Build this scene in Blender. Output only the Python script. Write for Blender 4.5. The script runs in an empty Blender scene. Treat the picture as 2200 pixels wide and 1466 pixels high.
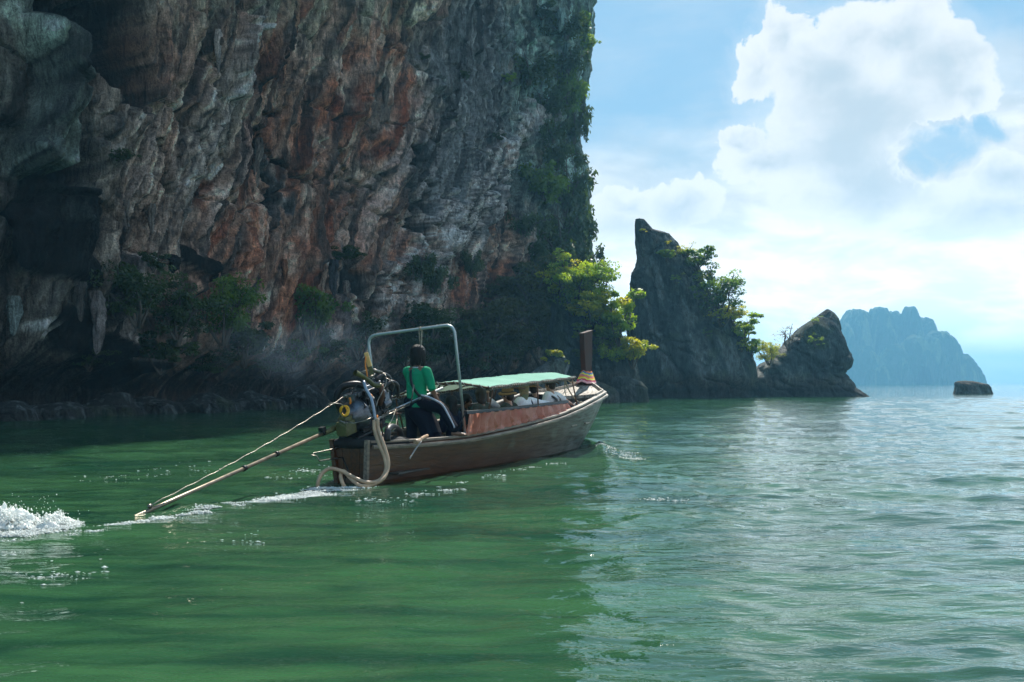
import bpy, math, random
import numpy as np
from mathutils import Vector, Matrix, Quaternion

SC = bpy.context.scene
COL = SC.collection
F, CAMH, HOR = 2139.0, 1.4, 823.0          # focal length in photo pixels, eye height, horizon row

# ------------------------------------------------------------------ camera
cam_data = bpy.data.cameras.new('camera')
cam = bpy.data.objects.new('camera', cam_data)
COL.objects.link(cam)
cam.location = (0, 0, CAMH)
cam.rotation_euler = (math.radians(90), 0, 0)
cam_data.lens, cam_data.sensor_width = 35.0, 36.0
cam_data.shift_y = 90.0 / 2200.0
cam_data.clip_start, cam_data.clip_end = 0.1, 12000
SC.camera = cam

# ------------------------------------------------------------------ light
SUN_AZ, SUN_EL = math.radians(11), math.radians(53)     # azimuth right of straight ahead
sun_data = bpy.data.lights.new('sun', 'SUN')
sun_data.energy, sun_data.angle, sun_data.color = 5.0, math.radians(0.55), (1.0, 0.95, 0.86)
sun = bpy.data.objects.new('sun', sun_data)
COL.objects.link(sun)
sdir = Vector((math.sin(SUN_AZ) * math.cos(SUN_EL), math.cos(SUN_AZ) * math.cos(SUN_EL), math.sin(SUN_EL)))
sun.rotation_euler = sdir.to_track_quat('Z', 'Y').to_euler()
sun.location = sdir * 300

SC.view_settings.view_transform = 'Standard'
SC.view_settings.look = 'None'
SC.view_settings.exposure = 0.62
SC.view_settings.gamma = 1.0
SC.view_settings.use_curve_mapping = False
SC.cycles.use_denoising = True
SC.cycles.max_bounces = 8
SC.cycles.diffuse_bounces = 3
SC.cycles.glossy_bounces = 3
SC.cycles.transparent_max_bounces = 8
SC.cycles.volume_bounces = 0
SC.cycles.sample_clamp_indirect = 6
SC.cycles.sample_clamp_direct = 30
SC.cycles.use_adaptive_sampling = True
SC.cycles.adaptive_threshold = 0.012

# ------------------------------------------------------------------ node helper
class G:
    """tiny node-graph writer"""
    def __init__(s, tree):
        s.t = tree; s.n = tree.nodes; s.l = tree.links
    def new(s, typ, **kw):
        nd = s.n.new(typ)
        for k, v in kw.items():
            setattr(nd, k, v)
        return nd
    def put(s, sock, v):
        if isinstance(v, bpy.types.NodeSocket):
            s.l.new(v, sock)
        elif v is not None:
            if isinstance(v, (tuple, list)) and len(v) == 3 and sock.type == 'RGBA':
                v = (*v, 1)
            sock.default_value = v
    def m(s, op, a, b=None, c=None, clamp=False):
        nd = s.new('ShaderNodeMath', operation=op, use_clamp=clamp)
        s.put(nd.inputs[0], a)
        if b is not None: s.put(nd.inputs[1], b)
        if c is not None: s.put(nd.inputs[2], c)
        return nd.outputs[0]
    def mr(s, v, a, b, c=0.0, d=1.0, smooth=True):
        nd = s.new('ShaderNodeMapRange', interpolation_type='SMOOTHSTEP' if smooth else 'LINEAR')
        nd.clamp = True
        for i, x in enumerate((v, a, b, c, d)): s.put(nd.inputs[i], x)
        return nd.outputs[0]
    def mix(s, f, a, b, mode='MIX'):
        nd = s.new('ShaderNodeMix', data_type='RGBA', blend_type=mode)
        s.put(nd.inputs[0], f); s.put(nd.inputs[6], a); s.put(nd.inputs[7], b)
        return nd.outputs[2]
    def noise(s, vec, scale, detail=4, rough=.5, dist=0.0, out=0):
        nd = s.new('ShaderNodeTexNoise')
        if vec is not None: s.l.new(vec, nd.inputs['Vector'])
        nd.inputs['Scale'].default_value = scale
        nd.inputs['Detail'].default_value = detail
        nd.inputs['Roughness'].default_value = rough
        nd.inputs['Distortion'].default_value = dist
        return nd.outputs[out]
    def mapping(s, vec, scale=(1, 1, 1), loc=(0, 0, 0), rot=(0, 0, 0)):
        nd = s.new('ShaderNodeMapping')
        s.l.new(vec, nd.inputs[0])
        nd.inputs[1].default_value = loc; nd.inputs[2].default_value = rot; nd.inputs[3].default_value = scale
        return nd.outputs[0]
    def bump(s, h, strength=.5, dist=.1, normal=None):
        nd = s.new('ShaderNodeBump')
        s.put(nd.inputs['Strength'], strength); s.put(nd.inputs['Distance'], dist); s.put(nd.inputs['Height'], h)
        if normal is not None: s.put(nd.inputs['Normal'], normal)
        return nd.outputs[0]

def new_mat(name):
    m = bpy.data.materials.new(name); m.use_nodes = True
    g = G(m.node_tree)
    b = m.node_tree.nodes['Principled BSDF']
    return m, g, b

def simple_mat(name, col, rough=.6, metal=0.0, var=.25, scale=8, bump=.0, bscale=40, bdist=.01, spec=.5, trans=0):
    """plain procedural material: base colour broken by noise, optional fine bump"""
    m, g, b = new_mat(name)
    tc = g.new('ShaderNodeTexCoord').outputs['Object']
    n = g.noise(tc, scale, 5, .6)
    f = g.mr(n, .3, .7, 1 - var, 1 + var, False)
    mul = g.new('ShaderNodeVectorMath', operation='SCALE')
    mul.inputs[0].default_value = col[:3]; g.l.new(f, mul.inputs['Scale'])
    g.l.new(mul.outputs[0], b.inputs['Base Color'])
    g.l.new(g.mr(n, .3, .7, rough * .85, min(1, rough * 1.15), False), b.inputs['Roughness'])
    b.inputs['Metallic'].default_value = metal
    b.inputs['Specular IOR Level'].default_value = spec
    if bump:
        g.l.new(g.bump(g.noise(tc, bscale, 4, .6), bump, bdist), b.inputs['Normal'])
    return m

# ------------------------------------------------------------------ sky with clouds
world = bpy.data.worlds.new('World')
SC.world = world
world.use_nodes = True
wg = G(world.node_tree)
for nd in list(wg.n): wg.n.remove(nd)
def az_el(px, py):
    dx, dy = (px - 1100) / F, (HOR - py) / F
    return math.atan(dx), math.atan(dy / math.sqrt(1 + dx * dx))
sky = wg.new('ShaderNodeTexSky', sky_type='NISHITA')
sky.sun_disc = False
sky.sun_elevation = SUN_EL
sky.sun_rotation = SUN_AZ
sky.air_density, sky.dust_density, sky.ozone_density = 1.0, 1.5, 1.3
tcw = wg.new('ShaderNodeTexCoord').outputs['Generated']
sep = wg.new('ShaderNodeSeparateXYZ'); wg.l.new(tcw, sep.inputs[0])
AZ = wg.m('ARCTAN2', sep.outputs[0], sep.outputs[1])
EL = wg.m('ARCSINE', sep.outputs[2])
cmb = wg.new('ShaderNodeCombineXYZ'); wg.l.new(AZ, cmb.inputs[0]); wg.l.new(EL, cmb.inputs[1])
UV = cmb.outputs[0]
# billowing outline: the coordinates themselves are pushed about by fractal noise
def warp(vec, scale, amp, det=8, rough=.6):
    c = wg.noise(vec, scale, det, rough, 0, out=1)
    a = wg.new('ShaderNodeVectorMath', operation='SUBTRACT'); wg.l.new(c, a.inputs[0]); a.inputs[1].default_value = (.5, .5, .5)
    b = wg.new('ShaderNodeVectorMath', operation='SCALE'); wg.l.new(a.outputs[0], b.inputs[0]); b.inputs['Scale'].default_value = amp
    d = wg.new('ShaderNodeVectorMath', operation='ADD'); wg.l.new(vec, d.inputs[0]); wg.l.new(b.outputs[0], d.inputs[1])
    return d.outputs[0]
UVW = warp(warp(UV, 13, .06, 3, .5), 50, .030, 7, .62)
sepw = wg.new('ShaderNodeSeparateXYZ'); wg.l.new(UVW, sepw.inputs[0])
AZW, ELW = sepw.outputs[0], sepw.outputs[1]
n_big = wg.noise(UV, 9, 3, .5)
n_puff = wg.noise(UV, 26, 9, .58, .25)
n_veil = wg.noise(wg.mapping(UV, (1.6, 7, 1)), 2.2, 6, .6, .4)
n_soft = wg.noise(wg.mapping(UV, (1, 2.0, 1), (3, 1, 0)), 7, 5, .5, .2)
def blob_field(blobs):
    acc = None
    for (px, py, rx, ry) in blobs:
        u0, v0 = az_el(px, py)
        du = wg.m('DIVIDE', wg.m('SUBTRACT', AZW, u0), rx / F)
        dv = wg.m('DIVIDE', wg.m('SUBTRACT', ELW, v0), ry / F)
        d = wg.m('SQRT', wg.m('ADD', wg.m('MULTIPLY', du, du), wg.m('MULTIPLY', dv, dv)))
        f = wg.m('SUBTRACT', 1.0, d)
        acc = f if acc is None else wg.m('SMOOTH_MAX', acc, f, .12)
    return acc
cum = blob_field([(1700, 90, 60, 90), (1840, 80, 110, 90), (1930, 90, 120, 90), (2010, 160, 120, 105), (2075, 210, 70, 55), (1760, 160, 150, 110),
                  (1640, 150, 80, 70), (1860, 230, 220, 110), (1800, 330, 180, 130), (1590, 295, 75, 42), (1650, 350, 120, 60), (1870, 400, 200, 110),
                  (1360, 430, 80, 55), (1450, 440, 110, 60), (1340, 500, 110, 90), (2165, 370, 85, 60), (2130, 440, 100, 60),
                  (-500, 60, 420, 240), (-1500, 300, 600, 200), (3300, 150, 500, 260), (4200, 350, 600, 220)])
a_puff = wg.m('MULTIPLY', wg.m('SUBTRACT', n_puff, .5), .7)
f_cum = wg.m('ADD', cum, wg.m('ADD', a_puff, wg.m('MULTIPLY', wg.m('SUBTRACT', n_big, .5), .4)))
gap = wg.m('MAXIMUM', blob_field([(2030, 322, 95, 48), (1985, 350, 50, 40), (2110, 285, 60, 35)]), 0.0)
f_cum = wg.m('SUBTRACT', f_cum, wg.m('MULTIPLY', gap, 1.7))
m_cum = wg.m('MAXIMUM', wg.mr(f_cum, .02, .17), wg.m('MULTIPLY', wg.mr(f_cum, -.45, .1), .22))
# further away from the frame ordinary broken cloud carries on over the whole dome
n_dome = wg.noise(tcw, 2.6, 8, .58, .3)
front = wg.mr(sep.outputs[1], .55, .85, 0, 1)
hi = wg.mr(EL, .42, .60)
away = wg.m('MAXIMUM', wg.m('SUBTRACT', 1.0, front), hi)
m_dome = wg.m('MULTIPLY', wg.mr(n_dome, .57, .70), away)
m_cum = wg.m('MULTIPLY', m_cum, wg.mr(EL, .115, .185, .15, 1.0))
m_cum = wg.m('MAXIMUM', m_cum, m_dome)
# low grey-white sheet: covers the sky below about row 400, ragged top
sheet = wg.m('ADD', wg.m('MULTIPLY', wg.m('SUBTRACT', .232, EL), 9.0),
             wg.m('ADD', wg.m('MULTIPLY', wg.m('SUBTRACT', n_soft, .5), 1.3), wg.m('MULTIPLY', wg.m('SUBTRACT', AZ, .12), 1.6)))
m_sheet = wg.mr(wg.m('SUBTRACT', sheet, wg.m('MULTIPLY', gap, 1.3)), -.35, .6)
# colours
blue = wg.mix(wg.mr(n_veil, .35, .75), (.14, .37, .56), (.31, .47, .59))
blue = wg.mix(wg.mr(EL, .40, 1.0, 0, .8), blue, (.11, .36, .63))      # the sky deepens towards the zenith
nish = wg.new('ShaderNodeBackground'); wg.l.new(sky.outputs[0], nish.inputs[0]); nish.inputs[1].default_value = 0.07
thin = wg.new('ShaderNodeBackground'); wg.l.new(blue, thin.inputs[0]); thin.inputs[1].default_value = 1.0
grey = wg.mix(wg.mr(wg.noise(wg.mapping(UV, (1, 2.6, 1), (7, 2, 0)), 9, 6, .55, .3), .38, .66), (.49, .53, .56), (.74, .74, .74))
white = wg.mix(wg.mr(wg.m('ADD', f_cum, wg.m('ADD', wg.m('MULTIPLY', wg.m('SUBTRACT', n_soft, .5), 1.8), wg.m('MULTIPLY', wg.m('SUBTRACT', n_puff, .5), -1.6))), .0, 1.1), (.66, .67, .68), (.41, .47, .52))
bg_sheet = wg.new('ShaderNodeBackground'); wg.l.new(grey, bg_sheet.inputs[0]); wg.l.new(wg.mr(EL, .0, .20, 2.5, 1.0), bg_sheet.inputs[1])
bg_cum = wg.new('ShaderNodeBackground'); wg.l.new(white, bg_cum.inputs[0]); wg.l.new(wg.mr(EL, .05, .3, 1.15, 1.0), bg_cum.inputs[1])
def mixsh(f, a, b):
    nd = wg.new('ShaderNodeMixShader'); wg.put(nd.inputs[0], f); wg.l.new(a, nd.inputs[1]); wg.l.new(b, nd.inputs[2]); return nd.outputs[0]
s0 = mixsh(.62, nish.outputs[0], thin.outputs[0])
s1 = mixsh(m_sheet, s0, bg_sheet.outputs[0])
s2 = mixsh(wg.m('MULTIPLY', m_cum, .96), s1, bg_cum.outputs[0])
wo = wg.new('ShaderNodeOutputWorld'); wg.l.new(s2, wo.inputs[0])
world.cycles.sampling_method = 'MANUAL'
world.cycles.sample_map_resolution = 512

# ------------------------------------------------------------------ geometry helpers
def W(px, py, Y):
    """world point seen at photo pixel (px, py) at depth Y"""
    return Vector(((px - 1100) / F * Y, Y, CAMH - (py - HOR) / F * Y))

def link(o, parent=None):
    COL.objects.link(o)
    if parent is not None: o.parent = parent
    return o
def tag(o, label=None, cat=None, group=None, kind=None):
    if label: o['label'] = label
    if cat: o['category'] = cat
    if group: o['group'] = group
    if kind: o['kind'] = kind
    return o
def empty(name, loc=(0, 0, 0), label=None, cat=None, group=None, rz=0):
    o = bpy.data.objects.new(name, None)
    o.empty_display_size = .2
    o.location = loc; o.rotation_euler.z = rz
    link(o); return tag(o, label, cat, group)
def np_mesh(name, V, Q, mat, smooth=True, parent=None, cols=None, attr='col'):
    """V (n,3), Q (m,3 or 4) -> object"""
    V = np.asarray(V, dtype=np.float32); Q = np.asarray(Q, dtype=np.int32)
    k = Q.shape[1]
    me = bpy.data.meshes.new(name)
    me.vertices.add(len(V)); me.vertices.foreach_set('co', V.ravel())
    me.loops.add(Q.size); me.loops.foreach_set('vertex_index', Q.ravel())
    me.polygons.add(len(Q))
    me.polygons.foreach_set('loop_start', np.arange(0, Q.size, k, dtype=np.int32))
    me.polygons.foreach_set('use_smooth', np.full(len(Q), smooth, dtype=bool))
    me.update(calc_edges=True)
    if cols is not None:
        c = np.ones((len(V), 4), dtype=np.float32); c[:, :cols.shape[1]] = cols
        a = me.color_attributes.new(attr, 'FLOAT_COLOR', 'POINT'); a.data.foreach_set('color', c.ravel())
    me.materials.append(mat)
    return link(bpy.data.objects.new(name, me), parent)
def grid_quads(nr, nc, wrap=False):
    r = np.arange(nr - 1)[:, None]; c = np.arange(nc if wrap else nc - 1)[None, :]
    c1 = (c + 1) % nc
    return np.stack([r * nc + c, r * nc + c1, (r + 1) * nc + c1, (r + 1) * nc + c], -1).reshape(-1, 4)

class MB:
    """collects simple solids; build() links them as one mesh object"""
    def __init__(s): s.v = []; s.f = []; s.sm = []
    def add(s, vs, fs, smooth=False):
        o = len(s.v); s.v += [tuple(v) for v in vs]; s.f += [tuple(i + o for i in f) for f in fs]; s.sm += [smooth] * len(fs); return s
    def box(s, c, h, M=None):
        c = Vector(c); M = M or Matrix.Identity(3)
        vs = [c + M @ Vector((sx * h[0], sy * h[1], sz * h[2])) for sx in (-1, 1) for sy in (-1, 1) for sz in (-1, 1)]
        return s.add(vs, [(0, 1, 3, 2), (4, 6, 7, 5), (0, 4, 5, 1), (2, 3, 7, 6), (0, 2, 6, 4), (1, 5, 7, 3)])
    def sweep(s, pts, prof, up=(0, 0, 1), closed=True, cap=True, smooth=False, scale=None):
        """prof: list of (a,b) in the (side, up) frame"""
        pts = [Vector(p) for p in pts]; n = len(pts); k = len(prof); vs = []
        for i, p in enumerate(pts):
            t = (pts[min(i + 1, n - 1)] - pts[max(i - 1, 0)]).normalized()
            sd = t.cross(Vector(up))
            sd = sd.normalized() if sd.length > 1e-5 else Vector((1, 0, 0))
            u = sd.cross(t).normalized()
            q = 1 if scale is None else scale[i]
            vs += [p + sd * a * q + u * b * q for a, b in prof]
        fs = []
        for i in range(n - 1):
            for j in range(k if closed else k - 1):
                j1 = (j + 1) % k
                fs.append((i * k + j, i * k + j1, (i + 1) * k + j1, (i + 1) * k + j))
        if cap and closed: fs += [tuple(range(k))[::-1], tuple((n - 1) * k + j for j in range(k))]
        return s.add(vs, fs, smooth)
    def tube(s, pts, r, k=8, cap=True):
        """r: number or list"""
        pts = [Vector(p) for p in pts]; n = len(pts)
        rs = [r] * n if not isinstance(r, (list, tuple)) else r
        t0 = (pts[1] - pts[0]).normalized()
        ref = Vector((0, 0, 1)) if abs(t0.z) < .9 else Vector((1, 0, 0))
        u = (ref - t0 * ref.dot(t0)).normalized(); vs = []
        for i, p in enumerate(pts):
            t = (pts[min(i + 1, n - 1)] - pts[max(i - 1, 0)])
            t = t.normalized() if t.length > 1e-9 else t0
            u = (u - t * u.dot(t)).normalized(); w = t.cross(u)
            for j in range(k):
                a = 2 * math.pi * j / k
                vs.append(p + (u * math.cos(a) + w * math.sin(a)) * rs[i])
        fs = [(i * k + j, i * k + (j + 1) % k, (i + 1) * k + (j + 1) % k, (i + 1) * k + j) for i in range(n - 1) for j in range(k)]
        s.add(vs, fs, True)
        if cap:
            o = len(s.v) - n * k
            s.f += [tuple(o + j for j in range(k))[::-1], tuple(o + (n - 1) * k + j for j in range(k))]; s.sm += [False] * 2
        return s
    def ball(s, c, r, nu=12, nv=8, M=None, top=1.0, bottom=-1.0):
        c = Vector(c); r = (r, r, r) if not isinstance(r, (tuple, list)) else r
        M = M or Matrix.Identity(3); vs = []; a0, a1 = math.asin(bottom), math.asin(top)
        for i in range(nv + 1):
            a = a0 + (a1 - a0) * i / nv
            for j in range(nu):
                b = 2 * math.pi * j / nu
                vs.append(c + M @ Vector((r[0] * math.cos(a) * math.cos(b), r[1] * math.cos(a) * math.sin(b), r[2] * math.sin(a))))
        fs = [(i * nu + j, i * nu + (j + 1) % nu, (i + 1) * nu + (j + 1) % nu, (i + 1) * nu + j) for i in range(nv) for j in range(nu)]
        return s.add(vs, fs, True)
    def build(s, name, mat, parent=None, bevel=0, subsurf=0, solid=0):
        me = bpy.data.meshes.new(name)
        me.from_pydata([tuple(v) for v in s.v], [], s.f)
        me.polygons.foreach_set('use_smooth', s.sm)
        me.materials.append(mat); me.update()
        o = link(bpy.data.objects.new(name, me), parent)
        if solid: md = o.modifiers.new('s', 'SOLIDIFY'); md.thickness = solid; md.offset = 0
        if bevel: md = o.modifiers.new('b', 'BEVEL'); md.width = bevel; md.segments = 2; md.limit_method = 'ANGLE'
        if subsurf: md = o.modifiers.new('u', 'SUBSURF'); md.levels = md.render_levels = subsurf
        return o
def curve_pts(ctrl, n=24):
    """Catmull-Rom through control points"""
    P = [Vector(p) for p in ctrl]; P = [P[0] * 2 - P[1]] + P + [P[-1] * 2 - P[-2]]
    out = []; m = len(P) - 3
    for i in range(n + 1):
        x = i / n * m; k = min(int(x), m - 1); t = x - k
        a, b, c, d = P[k:k + 4]
        out.append(.5 * ((2 * b) + (c - a) * t + (2 * a - 5 * b + 4 * c - d) * t * t + (3 * b - a - 3 * c + d) * t ** 3))
    return out

# ------------------------------------------------------------------ numpy noise
_rs = np.random.RandomState(7)
_PERM = np.concatenate([_rs.permutation(256)] * 2).astype(np.int32)
_GR = _rs.normal(size=(256, 3)).astype(np.float32); _GR /= np.linalg.norm(_GR, axis=1)[:, None]
def perlin(x, y, z=0.0):
    x, y, z = np.broadcast_arrays(np.asarray(x, np.float32), np.asarray(y, np.float32), np.asarray(z, np.float32))
    xi, yi, zi = np.floor(x), np.floor(y), np.floor(z)
    fx, fy, fz = x - xi, y - yi, z - zi
    xi, yi, zi = xi.astype(np.int32) & 255, yi.astype(np.int32) & 255, zi.astype(np.int32) & 255
    u, v, w = (f * f * f * (f * (f * 6 - 15) + 10) for f in (fx, fy, fz))
    def c(i, j, k):
        h = _PERM[_PERM[_PERM[(xi + i) & 255] + ((yi + j) & 255)] + ((zi + k) & 255)]
        g = _GR[h]
        return g[..., 0] * (fx - i) + g[..., 1] * (fy - j) + g[..., 2] * (fz - k)
    def l(a, b, t): return a + t * (b - a)
    r = l(l(l(c(0, 0, 0), c(1, 0, 0), u), l(c(0, 1, 0), c(1, 1, 0), u), v),
          l(l(c(0, 0, 1), c(1, 0, 1), u), l(c(0, 1, 1), c(1, 1, 1), u), v), w)
    return r * 1.6
def fbm(x, y, z=0.0, o=4, g=.5):
    s = 0; a = 1.0; t = 0
    for i in range(o):
        s = s + a * perlin(x * 2 ** i + 13.7 * i, y * 2 ** i + 5.1 * i, z * 2 ** i + 3.3 * i); t += a; a *= g
    return s / t
def sstep(x, a, b):
    t = np.clip((x - a) / (b - a), 0, 1); return t * t * (3 - 2 * t)
def vhash(k, s=0):
    return np.modf(np.abs(np.sin(k * 127.1 + s * 311.7) * 43758.5453))[0]
def seg_dist(px, py, pts):
    """distance from points to a polyline in photo pixels"""
    best = np.full(np.shape(px), 1e9, np.float32)
    for (x0, y0), (x1, y1) in zip(pts[:-1], pts[1:]):
        dx, dy = x1 - x0, y1 - y0
        t = np.clip(((px - x0) * dx + (py - y0) * dy) / (dx * dx + dy * dy), 0, 1)
        best = np.minimum(best, np.hypot(px - x0 - t * dx, py - y0 - t * dy))
    return best
def kind(o, k): o['kind'] = k; return o
# ================================================================== materials of the land
def rock_material(name, speck=.35, scale=1.0, vert=.25, bdist=.25):
    m, g, b = new_mat(name)
    at = g.new('ShaderNodeAttribute', attribute_name='col')
    pos = g.new('ShaderNodeNewGeometry').outputs['Position']
    st = g.mapping(pos, (1, 1, vert))
    n1 = g.noise(st, 2.6 * scale, 8, .68, .9)
    n2 = g.noise(pos, 9 * scale, 6, .7)
    f = g.m('MULTIPLY', g.mr(n1, .32, .68, 1 - speck * 1.5, 1 + speck * 1.3, False), g.mr(n2, .3, .7, 1 - speck, 1 + speck, False))
    mul = g.new('ShaderNodeVectorMath', operation='SCALE')
    g.l.new(at.outputs['Color'], mul.inputs[0]); g.l.new(f, mul.inputs['Scale'])
    g.l.new(mul.outputs[0], b.inputs['Base Color'])
    b.inputs['Roughness'].default_value = .85
    b.inputs['Specular IOR Level'].default_value = .25
    h = g.m('ADD', n1, g.m('MULTIPLY', n2, .5))
    g.l.new(g.bump(h, .8, bdist), b.inputs['Normal'])
    return m
M_CLIFF = rock_material('cliff_limestone', .55, 1.5, .28, .5)
M_STACK = rock_material('sea_stack_limestone', .5, 1.8, .20, .45)
M_FAR = rock_material('far_island_rock', .2, .05, .6, 2.0)

def mix3(A, col, f):
    f = np.clip(f, 0, 1)[..., None]
    return A * (1 - f) + np.asarray(col, np.float32) * f

# ================================================================== the big cliff
def build_cliff():
    ctrl = [(-46, 12), (-33, 24), (-26, 31), (-20.3, 38.9), (-15.6, 50.8), (-11.6, 61), (-4.2, 76.8), (2.4, 88), (5.4, 93.5), (7.2, 98.5), (5.5, 105), (-2, 114), (-16, 124)]
    path = np.array([tuple(p) for p in curve_pts([(x, y, 0) for x, y in ctrl], 1600)])[:, :2]
    seg = np.hypot(*np.diff(path, axis=0).T); U = np.concatenate([[0], np.cumsum(seg)])
    ppx = 1100 + F * path[:, 0] / path[:, 1]
    imax = int(np.argmax(ppx))
    # columns: even in the picture where the face is seen, even in metres elsewhere
    step = np.where((ppx[:-1] > -80) & (np.arange(len(seg)) < imax + 40), np.maximum(np.abs(np.diff(ppx)) / 2.15, seg / .22), seg / .8)
    cs = np.concatenate([[0], np.cumsum(step)])
    u = np.interp(np.linspace(0, cs[-1], int(cs[-1])), cs, U).astype(np.float32)
    X = np.interp(u, U, path[:, 0]); Y = np.interp(u, U, path[:, 1])
    tx = np.gradient(X, u); ty = np.gradient(Y, u); ln = np.hypot(tx, ty)
    nx, ny = ty / ln, -tx / ln                                    # outward, towards the water
    k = np.ones(41) / 41
    nx = np.convolve(np.pad(nx, 20, 'edge'), k, 'valid'); ny = np.convolve(np.pad(ny, 20, 'edge'), k, 'valid')
    z = np.concatenate([np.linspace(-1.5, 38, 560), np.linspace(38.7, 102, 60)]).astype(np.float32)  # unseen upper rows, made this tall to throw shade on the water
    uu, zz = np.meshgrid(u, z); XX = np.broadcast_to(X, uu.shape); YY = np.broadcast_to(Y, uu.shape)
    NX = np.broadcast_to(nx, uu.shape); NY = np.broadcast_to(ny, uu.shape)
    uref = np.interp(np.array([38.9, 50.8, 61, 76.8, 86, 92, 98]), path[:imax + 60, 1], U[:imax + 60])
    # overhang of the face
    lean = np.interp(uu, uref, [.16, .14, .12, .06, .03, .0, -.03])
    o = lean * np.clip(zz - 3, 0, 30) + 1.6 * np.exp(-((zz - 7) / 4.5) ** 2) * 0
    o = o - 2.4 * np.exp(-((zz - 0.9) / 1.5) ** 2)                # tidal notch
    o = o + np.interp(zz, [0, 3, 12, 20, 26, 31, 36, 80], [0, 0, .3, -.2, -.9, .5, 1.1, 1.1]) * sstep(uu, uref[4], uref[5])
    o = o - np.clip(zz - 40, 0, 99) * .04
    # picture position of the undisplaced surface, used to lay out stains and clefts seen in the photo
    bx, by = XX + NX * o, YY + NY * o
    px = 1100 + F * bx / by; py = HOR - F * (zz - CAMH) / by
    wx = fbm(uu * .16, zz * .16, 2.0, 4); wy = fbm(uu * .16, zz * .16, 9.0, 4)
    wf = fbm(uu * .9, zz * .35, 4.0, 4)
    qx, qy = px + wx * 70 + wf * 34, py + wy * 70 + wf * 26
    vis = sstep(px, -400, -150) * (1 - sstep(zz, 39, 44))
    # local tilt of the flow lines: leaning like "/" in the middle and right
    tilt = .12 + .55 * np.exp(-(((px - 900) / 170) ** 2 + ((py - 480) / 260) ** 2)) + .35 * np.exp(-(((px - 400) / 160) ** 2 + ((py - 350) / 200) ** 2)) \
        + .3 * np.exp(-(((px - 160) / 120) ** 2 + ((py - 330) / 160) ** 2))
    # integrate the tilt up each column so that flow lines stay continuous
    dz = np.gradient(z)[:, None]
    shear = np.cumsum(tilt * dz, 0)
    w = uu - shear + 1.3 * fbm(uu * .22, zz * .07, 1.0, 3) + .35 * fbm(uu * .8, zz * .3, 6.0, 3)
    d = 1.5 * fbm(w * .11, zz * .07, 3.0, 3)
    b1 = np.abs(perlin(w * .42, zz * .04, 5.0)); b2 = np.abs(perlin(w * .95 + 9, zz * .075, 8.0)); b3 = np.abs(perlin(w * 2.3 + 4, zz * .20, 2.0))
    d += 2.0 * b1 + 1.15 * b2 + .62 * b3 + .30 * np.abs(perlin(w * 4.6, zz * .55, 33.0)) + .13 * np.abs(perlin(w * 9.5, zz * 1.3, 35.0)) + .10 * fbm(uu * 4.5, zz * 3.2, 37.0, 3, .6)
    # pendants: columns that swell downwards and end abruptly
    soft = np.clip(1.3 - 1.9 * (tilt - .12), .05, 1)
    for (cw, hh, amp, sd) in ((1.5, 12.0, .75, 1), (.75, 7.5, .40, 2), (.42, 4.4, .22, 3)):
        kk = np.floor(w / cw + sd * .37); fr = w / cw + sd * .37 - kk
        ph = np.modf(zz / (hh * (.7 + .6 * vhash(kk, sd))) + vhash(kk, sd + 5) + 3)[0]
        on = vhash(kk, sd + 9) > .3
        d += amp * soft * on * np.sin(np.pi * fr) ** .8 * np.exp(-2.6 * ph) * sstep(ph, 0, .045)
    d += .36 * fbm(uu * 1.1, zz * .8, 7.0, 6, .66)
    # fractures and hollows
    cr = np.abs(fbm(uu * .13 + zz * .05, zz * .16, 12.0, 4)); d -= .5 * np.exp(-(cr / .02) ** 2)
    pit = fbm(w * .5, zz * .14, 15.0, 3); d -= 1.4 * sstep(pit, .38, .62)
    # --- features read off the photograph
    def stroke(pts, wd, soft=.5): return (1 - sstep(seg_dist(qx, qy, pts), wd * (1 - soft), wd)) * vis
    cleft = np.maximum.reduce([stroke([(250, -60), (240, 90), (245, 215)], 46), stroke([(120, -60), (120, 120), (95, 330)], 58), stroke([(190, 20), (170, 160)], 30)])
    black = np.maximum.reduce([stroke([(60, 400), (65, 560)], 75), stroke([(90, 700), (170, 800)], 60), stroke([(345, 565), (366, 600)], 12)])
    slots = np.maximum.reduce([stroke([(545, 300), (552, 460)], 20), stroke([(712, 560), (700, 700)], 26), stroke([(770, 620), (758, 700)], 22),
                               stroke([(720, 330), (712, 400)], 22), stroke([(905, 560), (850, 640)], 26), 
                               stroke([(880, 330), (862, 560)], 18), stroke([(610, 240), (560, 265)], 9), stroke([(315, 330), (300, 440)], 12),
                               stroke([(560, 330), (620, 400)], 6), stroke([(1060, 600), (1180, 640)], 40)])
    rib = np.maximum.reduce([stroke([(1130, 250), (1010, 420), (890, 560), (800, 690)], 30), stroke([(1010, 330), (930, 450), (800, 560), (770, 680)], 22),
                             stroke([(215, 560), (180, 720), (205, 790)], 26), stroke([(490, 60), (470, 200)], 12), stroke([(690, 640), (640, 740)], 16)])
    d = d - 3.8 * cleft - 1.0 * slots + .9 * rib + .5 * black
    d += 2.6 * stroke([(25, 90), (40, 200), (20, 330)], 48, .8)      # pale pillar at the far left
    d += .5 * stroke([(350, 570), (375, 600)], 24, .8)
    d *= sstep(zz, -1.5, 2.5) * .75 + .25
    d *= 1 - .45 * sstep(uu, uref[4], uref[5])
    P = np.stack([bx + NX * d, by + NY * d, zz + .12 * fbm(uu * .7, zz * .7, 31.0, 3)], -1)
    # ---- albedo
    lo = fbm(w * .28, zz * .05, 21.0, 3); st = fbm(w * 1.7, zz * .12, 23.0, 4, .6); fn = fbm(w * 4.5, zz * .8, 25.0, 3, .6)
    C = np.empty(uu.shape + (3,), np.float32); C[:] = (.29, .215, .18)
    C = mix3(C, (.50, .41, .35), sstep(st, .0, .25) * .85)
    C = mix3(C, (.24, .235, .225), sstep(lo, -.05, .25) * .75)
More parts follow.
